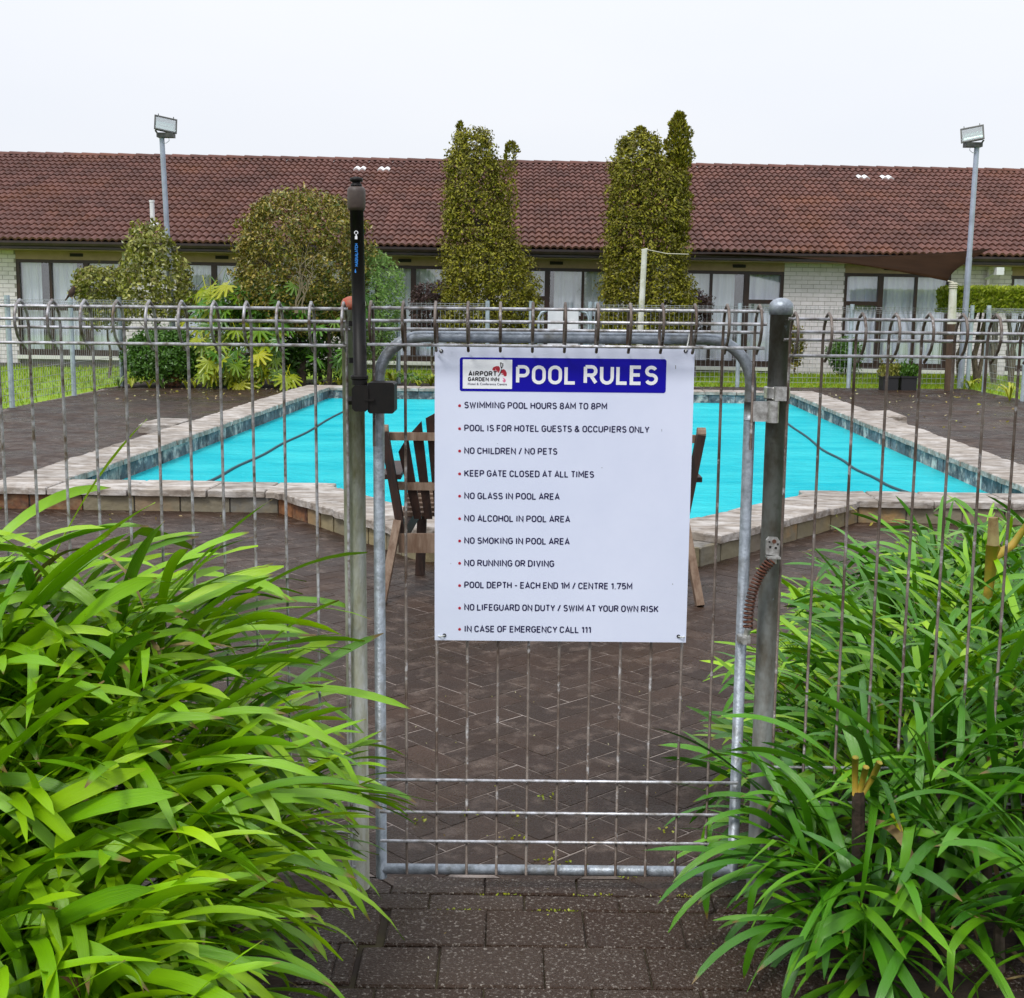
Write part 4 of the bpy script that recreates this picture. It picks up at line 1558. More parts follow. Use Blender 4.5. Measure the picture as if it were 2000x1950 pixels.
lobed_plant(420, 540, 620, 375, 560, 20.0, 60, 51, lambda r: lobe_y if r.random() < .35 else lobe_g, 'tall lobed-leaf plant with green and yellowish leaves left of the round tree', (.34, .52))
lobed_plant(450, 620, 690, 385, 540, 19.7, 44, 52, lambda r: lobe_y if r.random() < .7 else lobe_g, 'yellow-green lobed-leaf plant in the middle of the left bed', (.34, .48))
lobed_plant(455, 680, 742, 400, 565, 19.4, 50, 53, lambda r: lobe_y if r.random() < .85 else lobe_g, 'bright yellow lobed-leaf plant low at the front of the left bed', (.30, .42))
lobed_plant(640, 540, 720, 500, 720, 19.6, 46, 54, lambda r: lobe_g, 'dark green lobed-leaf plant behind the gate post')

# bed soil, border tufts, leaf litter
bed = MB().add([(-5.95, 19.15, .004), (-3.8, 19.35, .004), (-1.2, 19.95, .004), (-.7, 20.7, .004), (-.7, 21.6, .004), (-5.95, 21.6, .004)], [(0, 1, 2, 3, 4, 5)]).obj('garden_bed', MT['soil'])
struct(bed)


def tuft(x, y, seed, material, h=.18, nb=14, label='', group=None, cat='plant', name='tuft', w=.012):
    r = random.Random(seed)
    m_ = MB()
    for _ in range(nb):
        a_ = r.uniform(0, 6.28)
        L_ = h * r.uniform(.7, 1.2)
        d = Vector((math.cos(a_), math.sin(a_), 0))
        s_ = Vector((-d.y, d.x, 0)) * w
        p = [Vector((0, 0, 0)), d * L_ * .35 + Vector((0, 0, L_ * .6)), d * L_ * .8 + Vector((0, 0, L_ * .75)), d * L_ * 1.1 + Vector((0, 0, L_ * .55))]
        m_.add([p[0] - s_ * .6, p[0] + s_ * .6, p[1] + s_, p[1] - s_, p[2] + s_ * .8, p[2] - s_ * .8, p[3]], [(0, 1, 2, 3), (3, 2, 4, 5), (5, 4, 6)])
    o = m_.obj(name, material)
    o.location = (x, y, 0)
    tag(o, label, cat, group)
    return o


rr_ = random.Random(61)
for k in range(22):
    u_ = -5.9 + k * .235
    tuft(u_ + rr_.uniform(-.08, .08), 19.2 + max(0, (u_ + 4)) * .28 + rr_.uniform(-.15, .1), 100 + k, MT['yellowtuft'] if k % 3 else MT['bright'], rr_.uniform(.12, .22), 12,
         'small yellow-green tuft along the front edge of the left bed', 'border tufts of the left bed')
for k in range(9):
    tuft(-1.9 + k * .19 + rr_.uniform(-.05, .05), 20.1 + rr_.uniform(-.1, .25), 140 + k, MT['darkgreen'] if k % 3 else MT['yellowtuft'], rr_.uniform(.18, .3), 16,
         'leafy green tuft at the back edge of the pool, left of the rules sign', 'tufts at the back of the pool', w=.018)
for (u, v, s_, hh, wh) in ((1895, 752, 150, .2, 'small yellow-green tuft at the foot of the right side fence, farther from the viewer'), (1972, 775, 151, .28, 'larger yellow-green tuft at the foot of the right side fence, nearer the viewer')):
    p = atZ(u, v + 8)
    tuft(p.x, p.y, s_, MT['yellowtuft'], hh, 16, wh, 'tufts by the right side fence', w=.016)
p = atZ(1615, 1028)
tuft(p.x, p.y, 155, MT['yellowtuft'], .15, 22, 'bright yellow-green weed growing at the foot of the pool wall on the right', 'weed', name='weed', w=.007)
p = atZ(130, 990)
tuft(p.x, p.y, 156, MT['yellowtuft'], .12, 12, 'small weed against the rusty stones of the pool wall on the left', 'weed', name='weed', w=.006)
# litter and moss crumbs
m_ = MB()
r = random.Random(70)
for _ in range(420):
    q = r.random()
    if q < .45:
        x, y = r.uniform(-5.9, -1.2), r.uniform(16.5, 19.3)
        s_ = .05
    elif q < .7:
        x, y = r.uniform(4, 7.1), r.uniform(14, 20)
        s_ = .05
    elif q < .8:
        p = pw(r.uniform(-3, 3.0), -.1 - r.random() * .3)
        x, y, s_ = p.x, p.y, .03
    else:
        x, y = r.uniform(-.3, .6), r.uniform(2.3, 4.5)
        s_ = .007
    if inside((x, y), [tuple(p) for p in outerW]):
        continue
    leaf_quad(m_, (x, y, .006), s_, r, Vector((r.uniform(-1, 1), r.uniform(-1, 1), .12)), .5)
struct_l = m_.obj('leaf_litter', MT['dryleaf'])
struct_l['kind'] = 'stuff'
struct_l['label'] = 'scattered fallen leaves and crumbs on the paving'
# moss in the path joints
m_ = MB()
for (y0_, x0_, x1_) in ((2.683, -.2, .55), (2.609, -.25, .15)):
    for _ in range(120):
        x = r.uniform(x0_, x1_)
        if math.sin(x * 31 + y0_ * 50) < 0:
            continue
        leaf_quad(m_, (x, y0_ + r.uniform(-.004, .004), -.002), .006, r, Vector((r.uniform(-1, 1), r.uniform(-.3, .3), .5)), .8)
for _ in range(11):
    x, y = r.uniform(-.25, .5), r.uniform(2.75, 3.3)
    for _k in range(7):
        leaf_quad(m_, (x + r.uniform(-.03, .03), y + r.uniform(-.02, .02), .002), .011, r, Vector((r.uniform(-1, 1), r.uniform(-1, 1), .4)), .7)
mo = m_.obj('moss', MT['yellowtuft'])
mo['kind'] = 'stuff'
mo['label'] = 'yellow-green moss growing in the paver joints'


# ------------------------------------------------------------------ adirondack chairs
def chair(xc, flip, label, Yb=5.62):
    t = thing('garden_chair', label, 'chair', (xc, Yb, 0), group='slatted timber chairs facing the pool')
    s = -1 if flip else 1
    w = .25       # half width

    def board(p0, p1, wd, th_, material, name, side=Vector((1, 0, 0))):
        p0, p1 = Vector(p0), Vector(p1)
        p0.x *= s
        p1.x *= s
        d = (p1 - p0).normalized()
        sv = (side - d * side.dot(d)).normalized()
        nv = d.cross(sv)
        m_ = MB()
        vs = []
        for p in (p0, p1):
            for a_, b_ in ((-1, -1), (1, -1), (1, 1), (-1, 1)):
                vs.append(p + sv * a_ * wd / 2 + nv * b_ * th_ / 2)
        m_.add(vs, [(0, 3, 2, 1), (4, 5, 6, 7), (0, 1, 5, 4), (1, 2, 6, 5), (2, 3, 7, 6), (3, 0, 4, 7)])
        o = m_.obj(name, material, t)
        return o
    # back slats fan out upward; the outer ones are shorter
    nsl = 7
    for k in range(nsl):
        q = (k - (nsl - 1) / 2) / ((nsl - 1) / 2)
        top = .83 - .115 * abs(q) ** 2.2
        x0_, x1_ = q * .145, q * .185
        x0_, x1_ = x0_ + .02, x1_ + .0
        # slat with slanting top edge
        hw_ = .0215
        ang = -.16 * q
        pt_ = [(x0_ - .017, .33), (x0_ + .017, .33), (x1_ + hw_, top - .06 * max(0, q) * 1.2), (x1_ - hw_, top + .06 * min(0, q) * 1.2)]
        m_ = MB()
        vs = []
        for (x, z) in pt_:
            y = -.02 + (z - .33) * -.20 + .12
            vs.append((s * x, y, z))
        for (x, z) in pt_:
            y = -.02 + (z - .33) * -.20 + .14
            vs.append((s * x, y, z))
        m_.add(vs, [(0, 1, 2, 3), (7, 6, 5, 4), (0, 4, 5, 1), (1, 5, 6, 2), (2, 6, 7, 3), (3, 7, 4, 0)])
        m_.obj('back_slat', MT['wood'], t)
    # side uprights, leaning outwards to the top, rounded heads
    for sx in (-1, 1):
        board((sx * .185, .0, .26), (sx * .262, -.03, .74), .036, .05, MT['wood'], 'upright')
        hd = MB().tube([(s * sx * .262 - .018, -.03, .745), (s * sx * .262 + .018, -.03, .745)], .026, 10)
        hd.obj('upright_head', MT['woodpale'], t)
        board((sx * .205, -.02, .34), (sx * .262, -.16, 0), .034, .05, MT['woodpale'], 'rear_leg')
        board((sx * .14, .44, 0), (sx * .125, .44, .42), .045, .04, MT['wood'], 'front_leg')
        board((sx * .235, .0, .535), (sx * .25, .55, .53), .085, .022, MT['wood'], 'armrest')
        board((sx * .19, -.02, .27), (sx * .13, .46, .36), .03, .07, MT['wood'], 'seat_rail', side=Vector((1, 0, 0)))
    for k in range(6):
        y = .16 + k * .06
        board((-.20, y, .345 + k * .012), (.20, y, .345 + k * .012), .045, .018, MT['woodpale'], 'seat_slat', side=Vector((0, 1, 0)))
    board((-.25, .015, .715), (.25, .015, .715), .035, .03, MT['woodpale'], 'top_rail', side=Vector((0, 0, 1)))
    board((-.215, .075, .485), (.215, .075, .485), .035, .03, MT['woodpale'], 'lower_rail', side=Vector((0, 0, 1)))
    board((-.20, -.035, .245), (.20, -.035, .245), .085, .025, MT['woodpale'], 'cross_board', side=Vector((0, 0, 1)))
    return t


cl = atY(757, 1000, 5.6).x
crx = atY(1364, 1000, 5.6).x
chair(cl + .25, False, 'dark slatted timber chair showing left of the rules sign')
chair(crx - .262, True, 'dark slatted timber chair mostly hidden by the right edge of the sign')

# ------------------------------------------------------------------ front fence and gate
YF = 2.70


def roll_pts(x, zt, z0, yb):
    """one wire: up the back, over the top and round towards the viewer"""
    P = [(0, z0), (0, zt - .055), (-.006, zt - .030), (-.022, zt - .010), (-.042, zt - .002), (-.062, zt - .011), (-.074, zt - .032), (-.074, zt - .052), (-.062, zt - .074), (-.045, zt - .088), (-.024, zt - .101)]
    return [(x, yb + y, z) for y, z in P]


WR, RR = .0032, .0034


def roll_panel(t, xs_, zt, x0, x1, z0, ox, wm_='wire'):
    yb = YF - .020
    for x in xs_:
        MB().tube([(px - ox, py - YF, pz) for px, py, pz in roll_pts(x, zt, z0, yb)], WR, 7).obj('wire', MT[wm_], t, smooth=True)
    for (yo, zo) in ((-.030, -.0145), (-.0665, -.040), (.0065, -.058), (-.052, -.0885)):
        MB().tube([(x0 - ox, yb + yo - YF, zt + zo), (x1 - ox, yb + yo - YF, zt + zo)], RR, 7).obj('rail', MT['rail'], t, smooth=True)


pit = .0660
fl = thing('fence_panel', 'grey roll-top wire fence panel left of the gate', 'fence', (-.36, YF, 0), group='roll-top wire fence beside the gate')
xsL = [-1.007 + pit * k for k in range(-14, 11)]
roll_panel(fl, xsL, 1.300, xsL[0] - .02, -.340, .05, -.36)
for z in (.30, .22, .14, .06):
    MB().tube([(xsL[0] + .34, -.0135, z), (.02, -.0135, z)], RR, 7).obj('rail', MT['rail'], fl)
pR = .0235
MB().tube([(-.335 + .36, .012, 0), (-.338 + .36, .012, 1.285)], pR, 20).obj('post', MT['galv_mossy'], fl, smooth=True)
MB().lathe([(pR + .001, 1.284), (pR + .001, 1.297), (pR * .85, 1.306), (pR * .4, 1.311), (0.001, 1.312)], (.022, .012), 18).obj('post_cap', MT['orangecap'], fl, smooth=True)
far_left_post = MB().tube([(-2.0 + .36, .012, 0), (-2.0 + .36, .012, 1.30)], pR, 14).obj('post', MT['galv_mossy'], fl, smooth=True)

frr = thing('fence_panel', 'grey roll-top wire fence panel right of the gate, behind the strap leaves', 'fence', (.56, YF, 0), group='roll-top wire fence beside the gate')
xsR = [.5745 + .0684 * k for k in range(0, 18)]
roll_panel(frr, xsR, 1.2885, .563, xsR[-1] + .02, .05, .56, 'wirebrown')
for z in (.30, .22, .14, .06):
    MB().tube([(.0, -.0135, z), (xsR[-1] - .54, -.0135, z)], RR, 7).obj('rail', MT['rail'], frr)
PRR = .0225
MB().tube([(-.002, .016, 0), (.001, .016, 1.296)], PRR, 24).obj('post', MT['galv_dark'], frr, smooth=True)
MB().lathe([(PRR + .0022, 1.282), (PRR + .0025, 1.300), (PRR + .001, 1.306), (PRR * .75, 1.313), (PRR * .35, 1.3165), (.001, 1.317)], (.001, .016), 22).obj('post_cap', MT['galv'], frr, smooth=True)

gate = thing('pool_gate', 'tube-framed wire pool gate carrying the rules sign', 'gate', (.10, YF, 0))
gxs = [-.291 + pit * k for k in range(13)]
yb = YF - .020
for i, x in enumerate(gxs):
    zlow = .048 if 0 < i < 12 else 1.0
    pts = roll_pts(x, 1.303, zlow, yb)
    MB().tube([(px - .10, py - YF, pz) for px, py, pz in pts], WR, 7).obj('wire', MT['wirebrown'], gate, smooth=True)
for (yo, zo) in ((-.030, -.0145), (-.0665, -.040), (.0065, -.058), (-.052, -.0885)):
    MB().tube([(-.298 - .10, yb + yo - YF, 1.303 + zo), (.512 - .10, yb + yo - YF, 1.303 + zo)], RR, 7).obj('rail', MT['rail'], gate, smooth=True)
for z in (.268, .194, .127):
    MB().tube([(-.283 - .10, yb - .0065 - YF, z), (.500 - .10, yb - .0065 - YF, z)], .0034, 7).obj('rail', MT['rail'], gate, smooth=True)
# frame with rounded top corners
fx0, fx1, fz0, fz1 = -.2835, .500, .050, 1.230
pts = [(fx0, 0, fz0 - .02)]
for k in range(9):
    a_ = math.pi - math.pi / 2 * k / 8
    pts.append((fx0 + .095 + .095 * math.cos(a_), 0, fz1 - .095 + .095 * math.sin(a_)))
for k in range(9):
    a_ = math.pi / 2 - math.pi / 2 * k / 8
    pts.append((fx1 - .095 + .095 * math.cos(a_), 0, fz1 - .095 + .095 * math.sin(a_)))
pts.append((fx1, 0, fz0 - .02))
MB().tube([(x - .10, y, z) for x, y, z in pts], .0122, 16).obj('frame', MT['galv'], gate, smooth=True)
MB().tube([(fx0 - .10, 0, fz0), (fx1 - .10, 0, fz0)], .0118, 14).obj('bottom_tube', MT['galv'], gate, smooth=True)
# hinge: band round the post, plate, and knuckle
hz = atY(1500, 800, YF).z
hg = MB()
for zz0, zz1, rr2 in ((hz + .022, hz + .047, PRR + .004),):
    hg.lathe([(rr2, zz0), (rr2 + .001, zz0 + .002), (rr2 + .001, zz1 - .002), (rr2, zz1)], (.459, .016), 24)
hg.box((.459 - .012, -.028, hz + .020), (.459 + .012, -.006, hz + .049))
hg.obj('hinge_band', MT['zinc'], gate)
hp = MB().box((.402, -.022, hz - .024), (.448, -.014, hz + .018))
hp.obj('hinge_plate', MT['zinc'], gate)
MB().tube([(.445, -.020, hz - .026), (.445, -.020, hz + .019)], .0125, 16).obj('hinge_knuckle', MT['zinc'], gate)
MB().tube([(.402, 0, hz - .022), (.402, 0, hz + .016)], .0145, 16).obj('hinge_collar', MT['galv'], gate, smooth=True)

# closing spring
top_s, bot_s = atY(1507, 1095, 2.655), atY(1461, 1228, 2.665)
mid_s = atY(1472, 1150, 2.655)
t = thing('gate_spring', 'rusty coil spring closing the gate, bolted to post and frame', 'spring', top_s)


def bez(a_, b_, c_, t_):
    return a_ * (1 - t_) ** 2 + b_ * 2 * t_ * (1 - t_) + c_ * t_ ** 2


ctrl = mid_s * 2 - (top_s + bot_s) / 2
pts = []
turns = 20
for k in range(turns * 12 + 1):
    t_ = k / (turns * 12)
    c_ = bez(top_s, ctrl, bot_s, t_)
    tg = (bez(top_s, ctrl, bot_s, min(1, t_ + .01)) - bez(top_s, ctrl, bot_s, max(0, t_ - .01))).normalized()
    u_ = tg.cross(Vector((0, 1, 0))).normalized()
    w_ = tg.cross(u_)
    a_ = 2 * math.pi * k / 12
    pts.append(c_ + (u_ * math.cos(a_) + w_ * math.sin(a_)) * .0092 - top_s)
MB().tube(pts, .0023, 6).obj('coil', MT['rust'], t, smooth=True)
pc = atY(1509, 1068, 2.668) - top_s
br = MB()
br.prism([(pc.x - .014, pc.z - .016), (pc.x + .014, pc.z - .020), (pc.x + .015, pc.z + .012), (pc.x + .009, pc.z + .020), (pc.x - .009, pc.z + .021), (pc.x - .014, pc.z + .014)], pc.y - .004, pc.y + .006)
br.box((pc.x - .014, pc.y - .022, pc.z - .023), (pc.x + .014, pc.y + .006, pc.z - .019))
br.tube([(pc.x - .001, pc.y - .010, pc.z - .034), (pc.x - .001, pc.y - .010, pc.z - .023)], .009, 12)
br.obj('bracket', MT['zinc'], t)
for (dx, dz, rr2) in ((.002, .012, .0045), (-.008, .011, .0022), (.010, .006, .0022), (-.006, .0, .0028), (.006, -.002, .0028)):
    MB().tube([(pc.x + dx, pc.y - .0052, pc.z + dz), (pc.x + dx, pc.y - .0038, pc.z + dz)], rr2, 10).obj('screw', MT['hole'] if rr2 < .004 else MT['rust'], t)
pb_ = atY(1453, 1246, 2.672) - top_s
b2 = MB().box((pb_.x - .014, pb_.y - .012, pb_.z - .010), (pb_.x + .012, pb_.y + .012, pb_.z + .006))
b2.tube([(pb_.x - .002, pb_.y - .02, pb_.z - .003), (pb_.x - .002, pb_.y - .012, pb_.z - .003)], .008, 6)
b2.tube([(pb_.x + .004, pb_.y - .004, pb_.z + .004), bot_s - top_s], .007, 8)
b2.obj('clamp', MT['zinc'], t)

# ------------------------------------------------------------------ latch
lx = atY(699, 600, 2.64).x
lz = lambda y, Y=2.64: atY(699, y, Y).z
t = thing('gate_latch', 'tall black plastic pull-up gate latch strapped to the left post', 'latch', (lx, 2.64, 1.0))
o_ = Vector((0, 0, 1.0))


def zz(y):
    return lz(y) - 1.0


MB().tube([(0.004, 0, zz(745)), (-.001, 0, zz(405))], .0138, 20).obj('tube', MT['black'], t, smooth=True)
MB().lathe([(.0155, zz(412)), (.0182, zz(405)), (.0185, zz(375)), (.0178, zz(370)), (.0150, zz(366)), (.012, zz(365))], (-.001, 0), 22).obj('top_housing', MT['brownplastic'], t, smooth=True)
MB().lathe([(.0115, zz(366)), (.0115, zz(360)), (.0085, zz(359)), (.0085, zz(356)), (.0128, zz(355)), (.0132, zz(351)), (.0125, zz(348)), (.006, zz(346)), (.001, zz(346))], (-.001, 0), 20).obj('pull_knob', MT['black'], t, smooth=True)
cb = MB().lathe([(.016, zz(752)), (.016, zz(742)), (.0185, zz(740)), (.0185, zz(735)), (.0165, zz(733))], (.002, 0), 22)
cb.obj('collar', MT['black'], t, smooth=False)
bx0, bx1 = atY(690, 780, 2.64).x - lx, atY(772, 780, 2.64).x - lx


def rbox(m_, x0, x1, y0, y1, z0, z1, ch=.004):
    pl = [(x0 + ch, z0), (x1 - ch, z0), (x1, z0 + ch), (x1, z1 - ch), (x1 - ch, z1), (x0 + ch, z1), (x0, z1 - ch), (x0, z0 + ch)]
    m_.prism(pl, y0, y1)
    return m_


m_ = rbox(MB(), bx0 + .032, bx1, -.022, .045, zz(806), zz(746))
m_.obj('catch_block', MT['black'], t)
rbox(MB(), bx0, bx0 + .034, -.026, .030, zz(802), zz(752), .006).obj('latch_body', MT['black'], t)
MB().box((bx0 + .026, -.028, zz(782)), (bx0 + .046, -.022, zz(778))).obj('slot', MT['black'], t)
MB().tube([(bx0 - .008, -.012, zz(782)), (bx0 + .002, -.012, zz(782))], .009, 10).obj('release_button', MT['black'], t)
for zc in (628, 700):
    MB().tube([(-.012, .022, zz(zc)), (-.012, .022, zz(zc + 10))], .012, 8).obj('mount', MT['black'], t)


# ------------------------------------------------------------------ lettering
def text_mesh(s, bold=0.0, width=None, height=None, material=None, extrude=.0004, shear=0.0):
    cu = bpy.data.curves.new('lettering', 'FONT')
    cu.body = s
    cu.size = 1.0
    cu.offset = bold
    cu.shear = shear
    cu.resolution_u = 4
    cu.fill_mode = 'FRONT'
    to = bpy.data.objects.new('lettering', cu)
    C.objects.link(to)
    bpy.context.view_layer.update()
    me = bpy.data.meshes.new_from_object(to.evaluated_get(bpy.context.evaluated_depsgraph_get()))
    bpy.data.objects.remove(to)
    bpy.data.curves.remove(cu)
    xs_ = [v.co.x for v in me.vertices]
    ys_ = [v.co.y for v in me.vertices]
    x0, x1, y0, y1 = min(xs_), max(xs_), min(ys_), max(ys_)
    sx, sy = width / (x1 - x0), height / (y1 - y0)
    for v in me.vertices:
        v.co = Vector(((v.co.x - x0) * sx, 0, (v.co.y - y0) * sy))
    me.materials.clear()
    me.materials.append(material)
    return me


YS = 2.664
c00 = atY(848, 1252, YS)
c11 = atY(1356, 677, YS)
sgn = thing('rules_sign', 'white POOL RULES sign with a blue heading, tied to the gate', 'sign', (c00.x, YS, 0))


def spt(x, y):
    p = atY(x, y, YS)
    return p.x - c00.x, p.z


corners = [spt(850, 1252), spt(1341, 1254), spt(1356, 679), spt(848, 676)]
# keep it a true rectangle
xl_, xr_ = (corners[0][0] + corners[3][0]) / 2, (corners[1][0] + corners[2][0]) / 2
zb_, zt_ = (corners[0][1] + corners[1][1]) / 2, (corners[2][1] + corners[3][1]) / 2
MB().box((xl_, 0, zb_), (xr_, .004, zt_)).obj('board', MT['sign'], sgn)


def rrect(x0, x1, z0, z1, rr2, yf, material, name, n_=5):
    pl = []
    for cx_, cz_, a0 in ((x1 - rr2, z0 + rr2, -90), (x1 - rr2, z1 - rr2, 0), (x0 + rr2, z1 - rr2, 90), (x0 + rr2, z0 + rr2, 180)):
        for k in range(n_ + 1):
            a_ = rad(a0 + 90 * k / n_)
            pl.append((cx_ + rr2 * math.cos(a_), cz_ + rr2 * math.sin(a_)))
    return MB().prism(pl, yf, 0.0).obj(name, material, sgn)


x0, z1 = spt(898, 698)
x1, z0 = spt(1300, 768)
rrect(x0, x1, z0, z1, .005, -.0006, MT['blue'], 'heading_panel')
x0, z1 = spt(904, 702)
x1, z0 = spt(1000, 760)
rrect(x0, x1, z0, z1, .001, -.0010, MT['signedge'], 'logo_panel')


def arc(cx_, cy_, rx, ry, a0, a1, n_=7):
    return [(cx_ + rx * math.cos(rad(a0 + (a1 - a0) * k / n_)), cy_ + ry * math.sin(rad(a0 + (a1 - a0) * k / n_))) for k in range(n_ + 1)]


# road-sign style capitals drawn as strokes: width, then centre lines in a unit box
GL = {
    'A': (.66, [[(0, 0), (.5, 1), (1, 0)], [(.2, .28), (.8, .28)]]),
    'B': (.60, [[(0, 0), (0, 1)], [(0, .53), (.6, .53)] + arc(.6, .765, .34, .235, -90, 90)[1:] + [(0, 1)], [(0, 0)] + arc(.62, .265, .38, .265, -90, 90)]),
    'C': (.60, [arc(.5, .7, .5, .3, 10, 180) + arc(.5, .3, .5, .3, 180, 350)]),
    'D': (.62, [[(0, 0), (0, 1)] + arc(.5, .68, .5, .32, 90, 0) + arc(.5, .32, .5, .32, 0, -90) + [(0, 0)]]),
    'E': (.54, [[(1, 1), (0, 1), (0, 0), (1, 0)], [(0, .52), (.9, .52)]]),
    'F': (.54, [[(1, 1), (0, 1), (0, 0)], [(0, .5), (.9, .5)]]),
    'G': (.62, [arc(.5, .7, .5, .3, 20, 180) + arc(.5, .3, .5, .3, 180, 360) + [(1, .48), (.55, .48)]]),
    'H': (.62, [[(0, 0), (0, 1)], [(1, 0), (1, 1)], [(0, .52), (1, .52)]]),
    'I': (.12, [[(.5, 0), (.5, 1)]]),
    'K': (.62, [[(0, 0), (0, 1)], [(1, 1), (.02, .38)], [(.35, .6), (1, 0)]]),
    'L': (.52, [[(0, 1), (0, 0), (1, 0)]]),
    'M': (.76, [[(0, 0), (0, 1), (.5, .3), (1, 1), (1, 0)]]),
    'N': (.64, [[(0, 0), (0, 1), (1, 0), (1, 1)]]),
    'O': (.62, [arc(.5, .7, .5, .3, 0, 180) + arc(.5, .3, .5, .3, 180, 360) + [(1, .7)]]),
    'P': (.60, [[(0, 0), (0, 1)], [(0, 1)] + arc(.6, .72, .4, .28, 90, -90) + [(0, .44)]]),
    'R': (.62, [[(0, 0), (0, 1)], [(0, 1)] + arc(.6, .74, .38, .26, 90, -90) + [(0, .48)], [(.5, .48), (1, 0)]]),
    'S': (.58, [arc(.5, .75, .46, .25, 25, 180) + arc(.5, .75, .46, .23, 180, 262)[1:] + arc(.5, .27, .5, .26, 80, 0) + arc(.5, .27, .5, .27, 0, -155)[1:]]),
    'T': (.58, [[(0, 1), (1, 1)], [(.5, 1), (.5, 0)]]),
    'U': (.62, [[(0, 1), (0, .32)] + arc(.5, .32, .5, .32, 180, 360) + [(1, 1)]]),
    'V': (.64, [[(0, 1), (.5, 0), (1, 1)]]),
    'W': (.92, [[(0, 1), (.26, 0), (.5, .9), (.74, 0), (1, 1)]]),
    'X': (.62, [[(0, 0), (1, 1)], [(0, 1), (1, 0)]]),
    'Y': (.62, [[(0, 1), (.5, .42), (1, 1)], [(.5, .42), (.5, 0)]]),
    '1': (.26, [[(1, 0), (1, 1)], [(1, 1), (0, .80)]]),
    '5': (.56, [[(.92, 1), (.1, 1), (.05, .55)] + arc(.48, .33, .5, .33, 120, -150)]),
    '7': (.54, [[(0, .86), (0, 1), (1, 1), (.35, 0)]]),
    '8': (.58, [arc(.5, .76, .42, .24, -90, 270, 14), arc(.5, .26, .5, .26, -90, 270, 14)]),
    '&': (.70, [[(1, 0), (.2, .68)] + arc(.42, .8, .24, .2, 200, -20) + [(.55, .58), (.16, .42)] + arc(.4, .25, .38, .25, 150, 300) + [(.95, .42)]]),
    '/': (.40, [[(0, -.05), (1, 1.05)]]),
    '-': (.36, [[(0, .42), (1, .42)]]),
    '.': (.14, [[(.5, -.04), (.5, .08)]]),
}


def stroke_text(txt, width, height, th_, material, name='lettering', gap=.17, space=.34):
    """flat lettering, one strip per stroke; th_ is the stroke width as a share of the cap height"""
    polys = []
    x = 0
    for ch in txt:
        if ch == ' ':
            x += space
            continue
        w, strokes = GL[ch]
        for st_ in strokes:
            polys.append([(x + th_ / 2 + max(.001, w) * px, th_ / 2 + (1 - th_) * py) for px, py in st_])
        x += w + th_ + gap * (.85 if ch in 'I1' else .5 if ch in 'ATLVY' else .8)
    tot = x - gap * .8
    sx = width / tot
    m_ = MB()
    for i, pl in enumerate(polys):
        pl = [Vector((px * sx, py * height)) for px, py in pl]
        q = [pl[0]]
        for v in pl[1:]:
            if (v - q[-1]).length > 1e-6:
                q.append(v)
        pl = q
        hw_ = th_ * height / 2
        closed = (pl[0] - pl[-1]).length < 1e-5 and len(pl) > 3
        if closed:
            pl = pl[:-1]
        n_ = len(pl)
        L_, R_ = [], []
        for k in range(n_):
            if closed:
                d1, d2 = (pl[k] - pl[k - 1]).normalized(), (pl[(k + 1) % n_] - pl[k]).normalized()
            else:
                d1 = (pl[k] - pl[k - 1]).normalized() if k else (pl[1] - pl[0]).normalized()
                d2 = (pl[k + 1] - pl[k]).normalized() if k < n_ - 1 else d1
            n1, n2 = Vector((-d1.y, d1.x)), Vector((-d2.y, d2.x))
            b_ = (n1 + n2)
            b_ = b_.normalized() if b_.length > .05 else n1
            mlen = hw_ / max(.42, b_.dot(n1))
            e = Vector((0, 0))
            if not closed and k == 0:
                e = -d1 * 0
            L_.append(pl[k] + b_ * mlen)
            R_.append(pl[k] - b_ * mlen)
        yy = -.00004 * (i % 3)
        vs = [(v.x, yy, v.y) for v in L_] + [(v.x, yy, v.y) for v in R_]
        fs = [(k, n_ + k, n_ + (k + 1) % n_, (k + 1) % n_) for k in range(n_ if closed else n_ - 1)]
        m_.add(vs, fs)
    return m_.mesh(name, material)


def put_text(s, xa, xb, yt, ybm, material, y_, bold=0.0, shear=0.0, name='lettering', th_=.15, plain=False, gap=.17):
    a_ = spt(xa, ybm)
    b_ = spt(xb, yt)
    wd, hg_ = b_[0] - a_[0], b_[1] - spt(xb, ybm)[1]
    if plain:
        me = text_mesh(s, bold, wd, hg_, material, shear=shear)
    else:
        me = stroke_text(s, wd, hg_, th_, material, gap=gap)
    o = link(name, me, sgn)
    o.location = (a_[0], y_, (a_[1] + spt(xb, ybm)[1]) / 2)
    return o


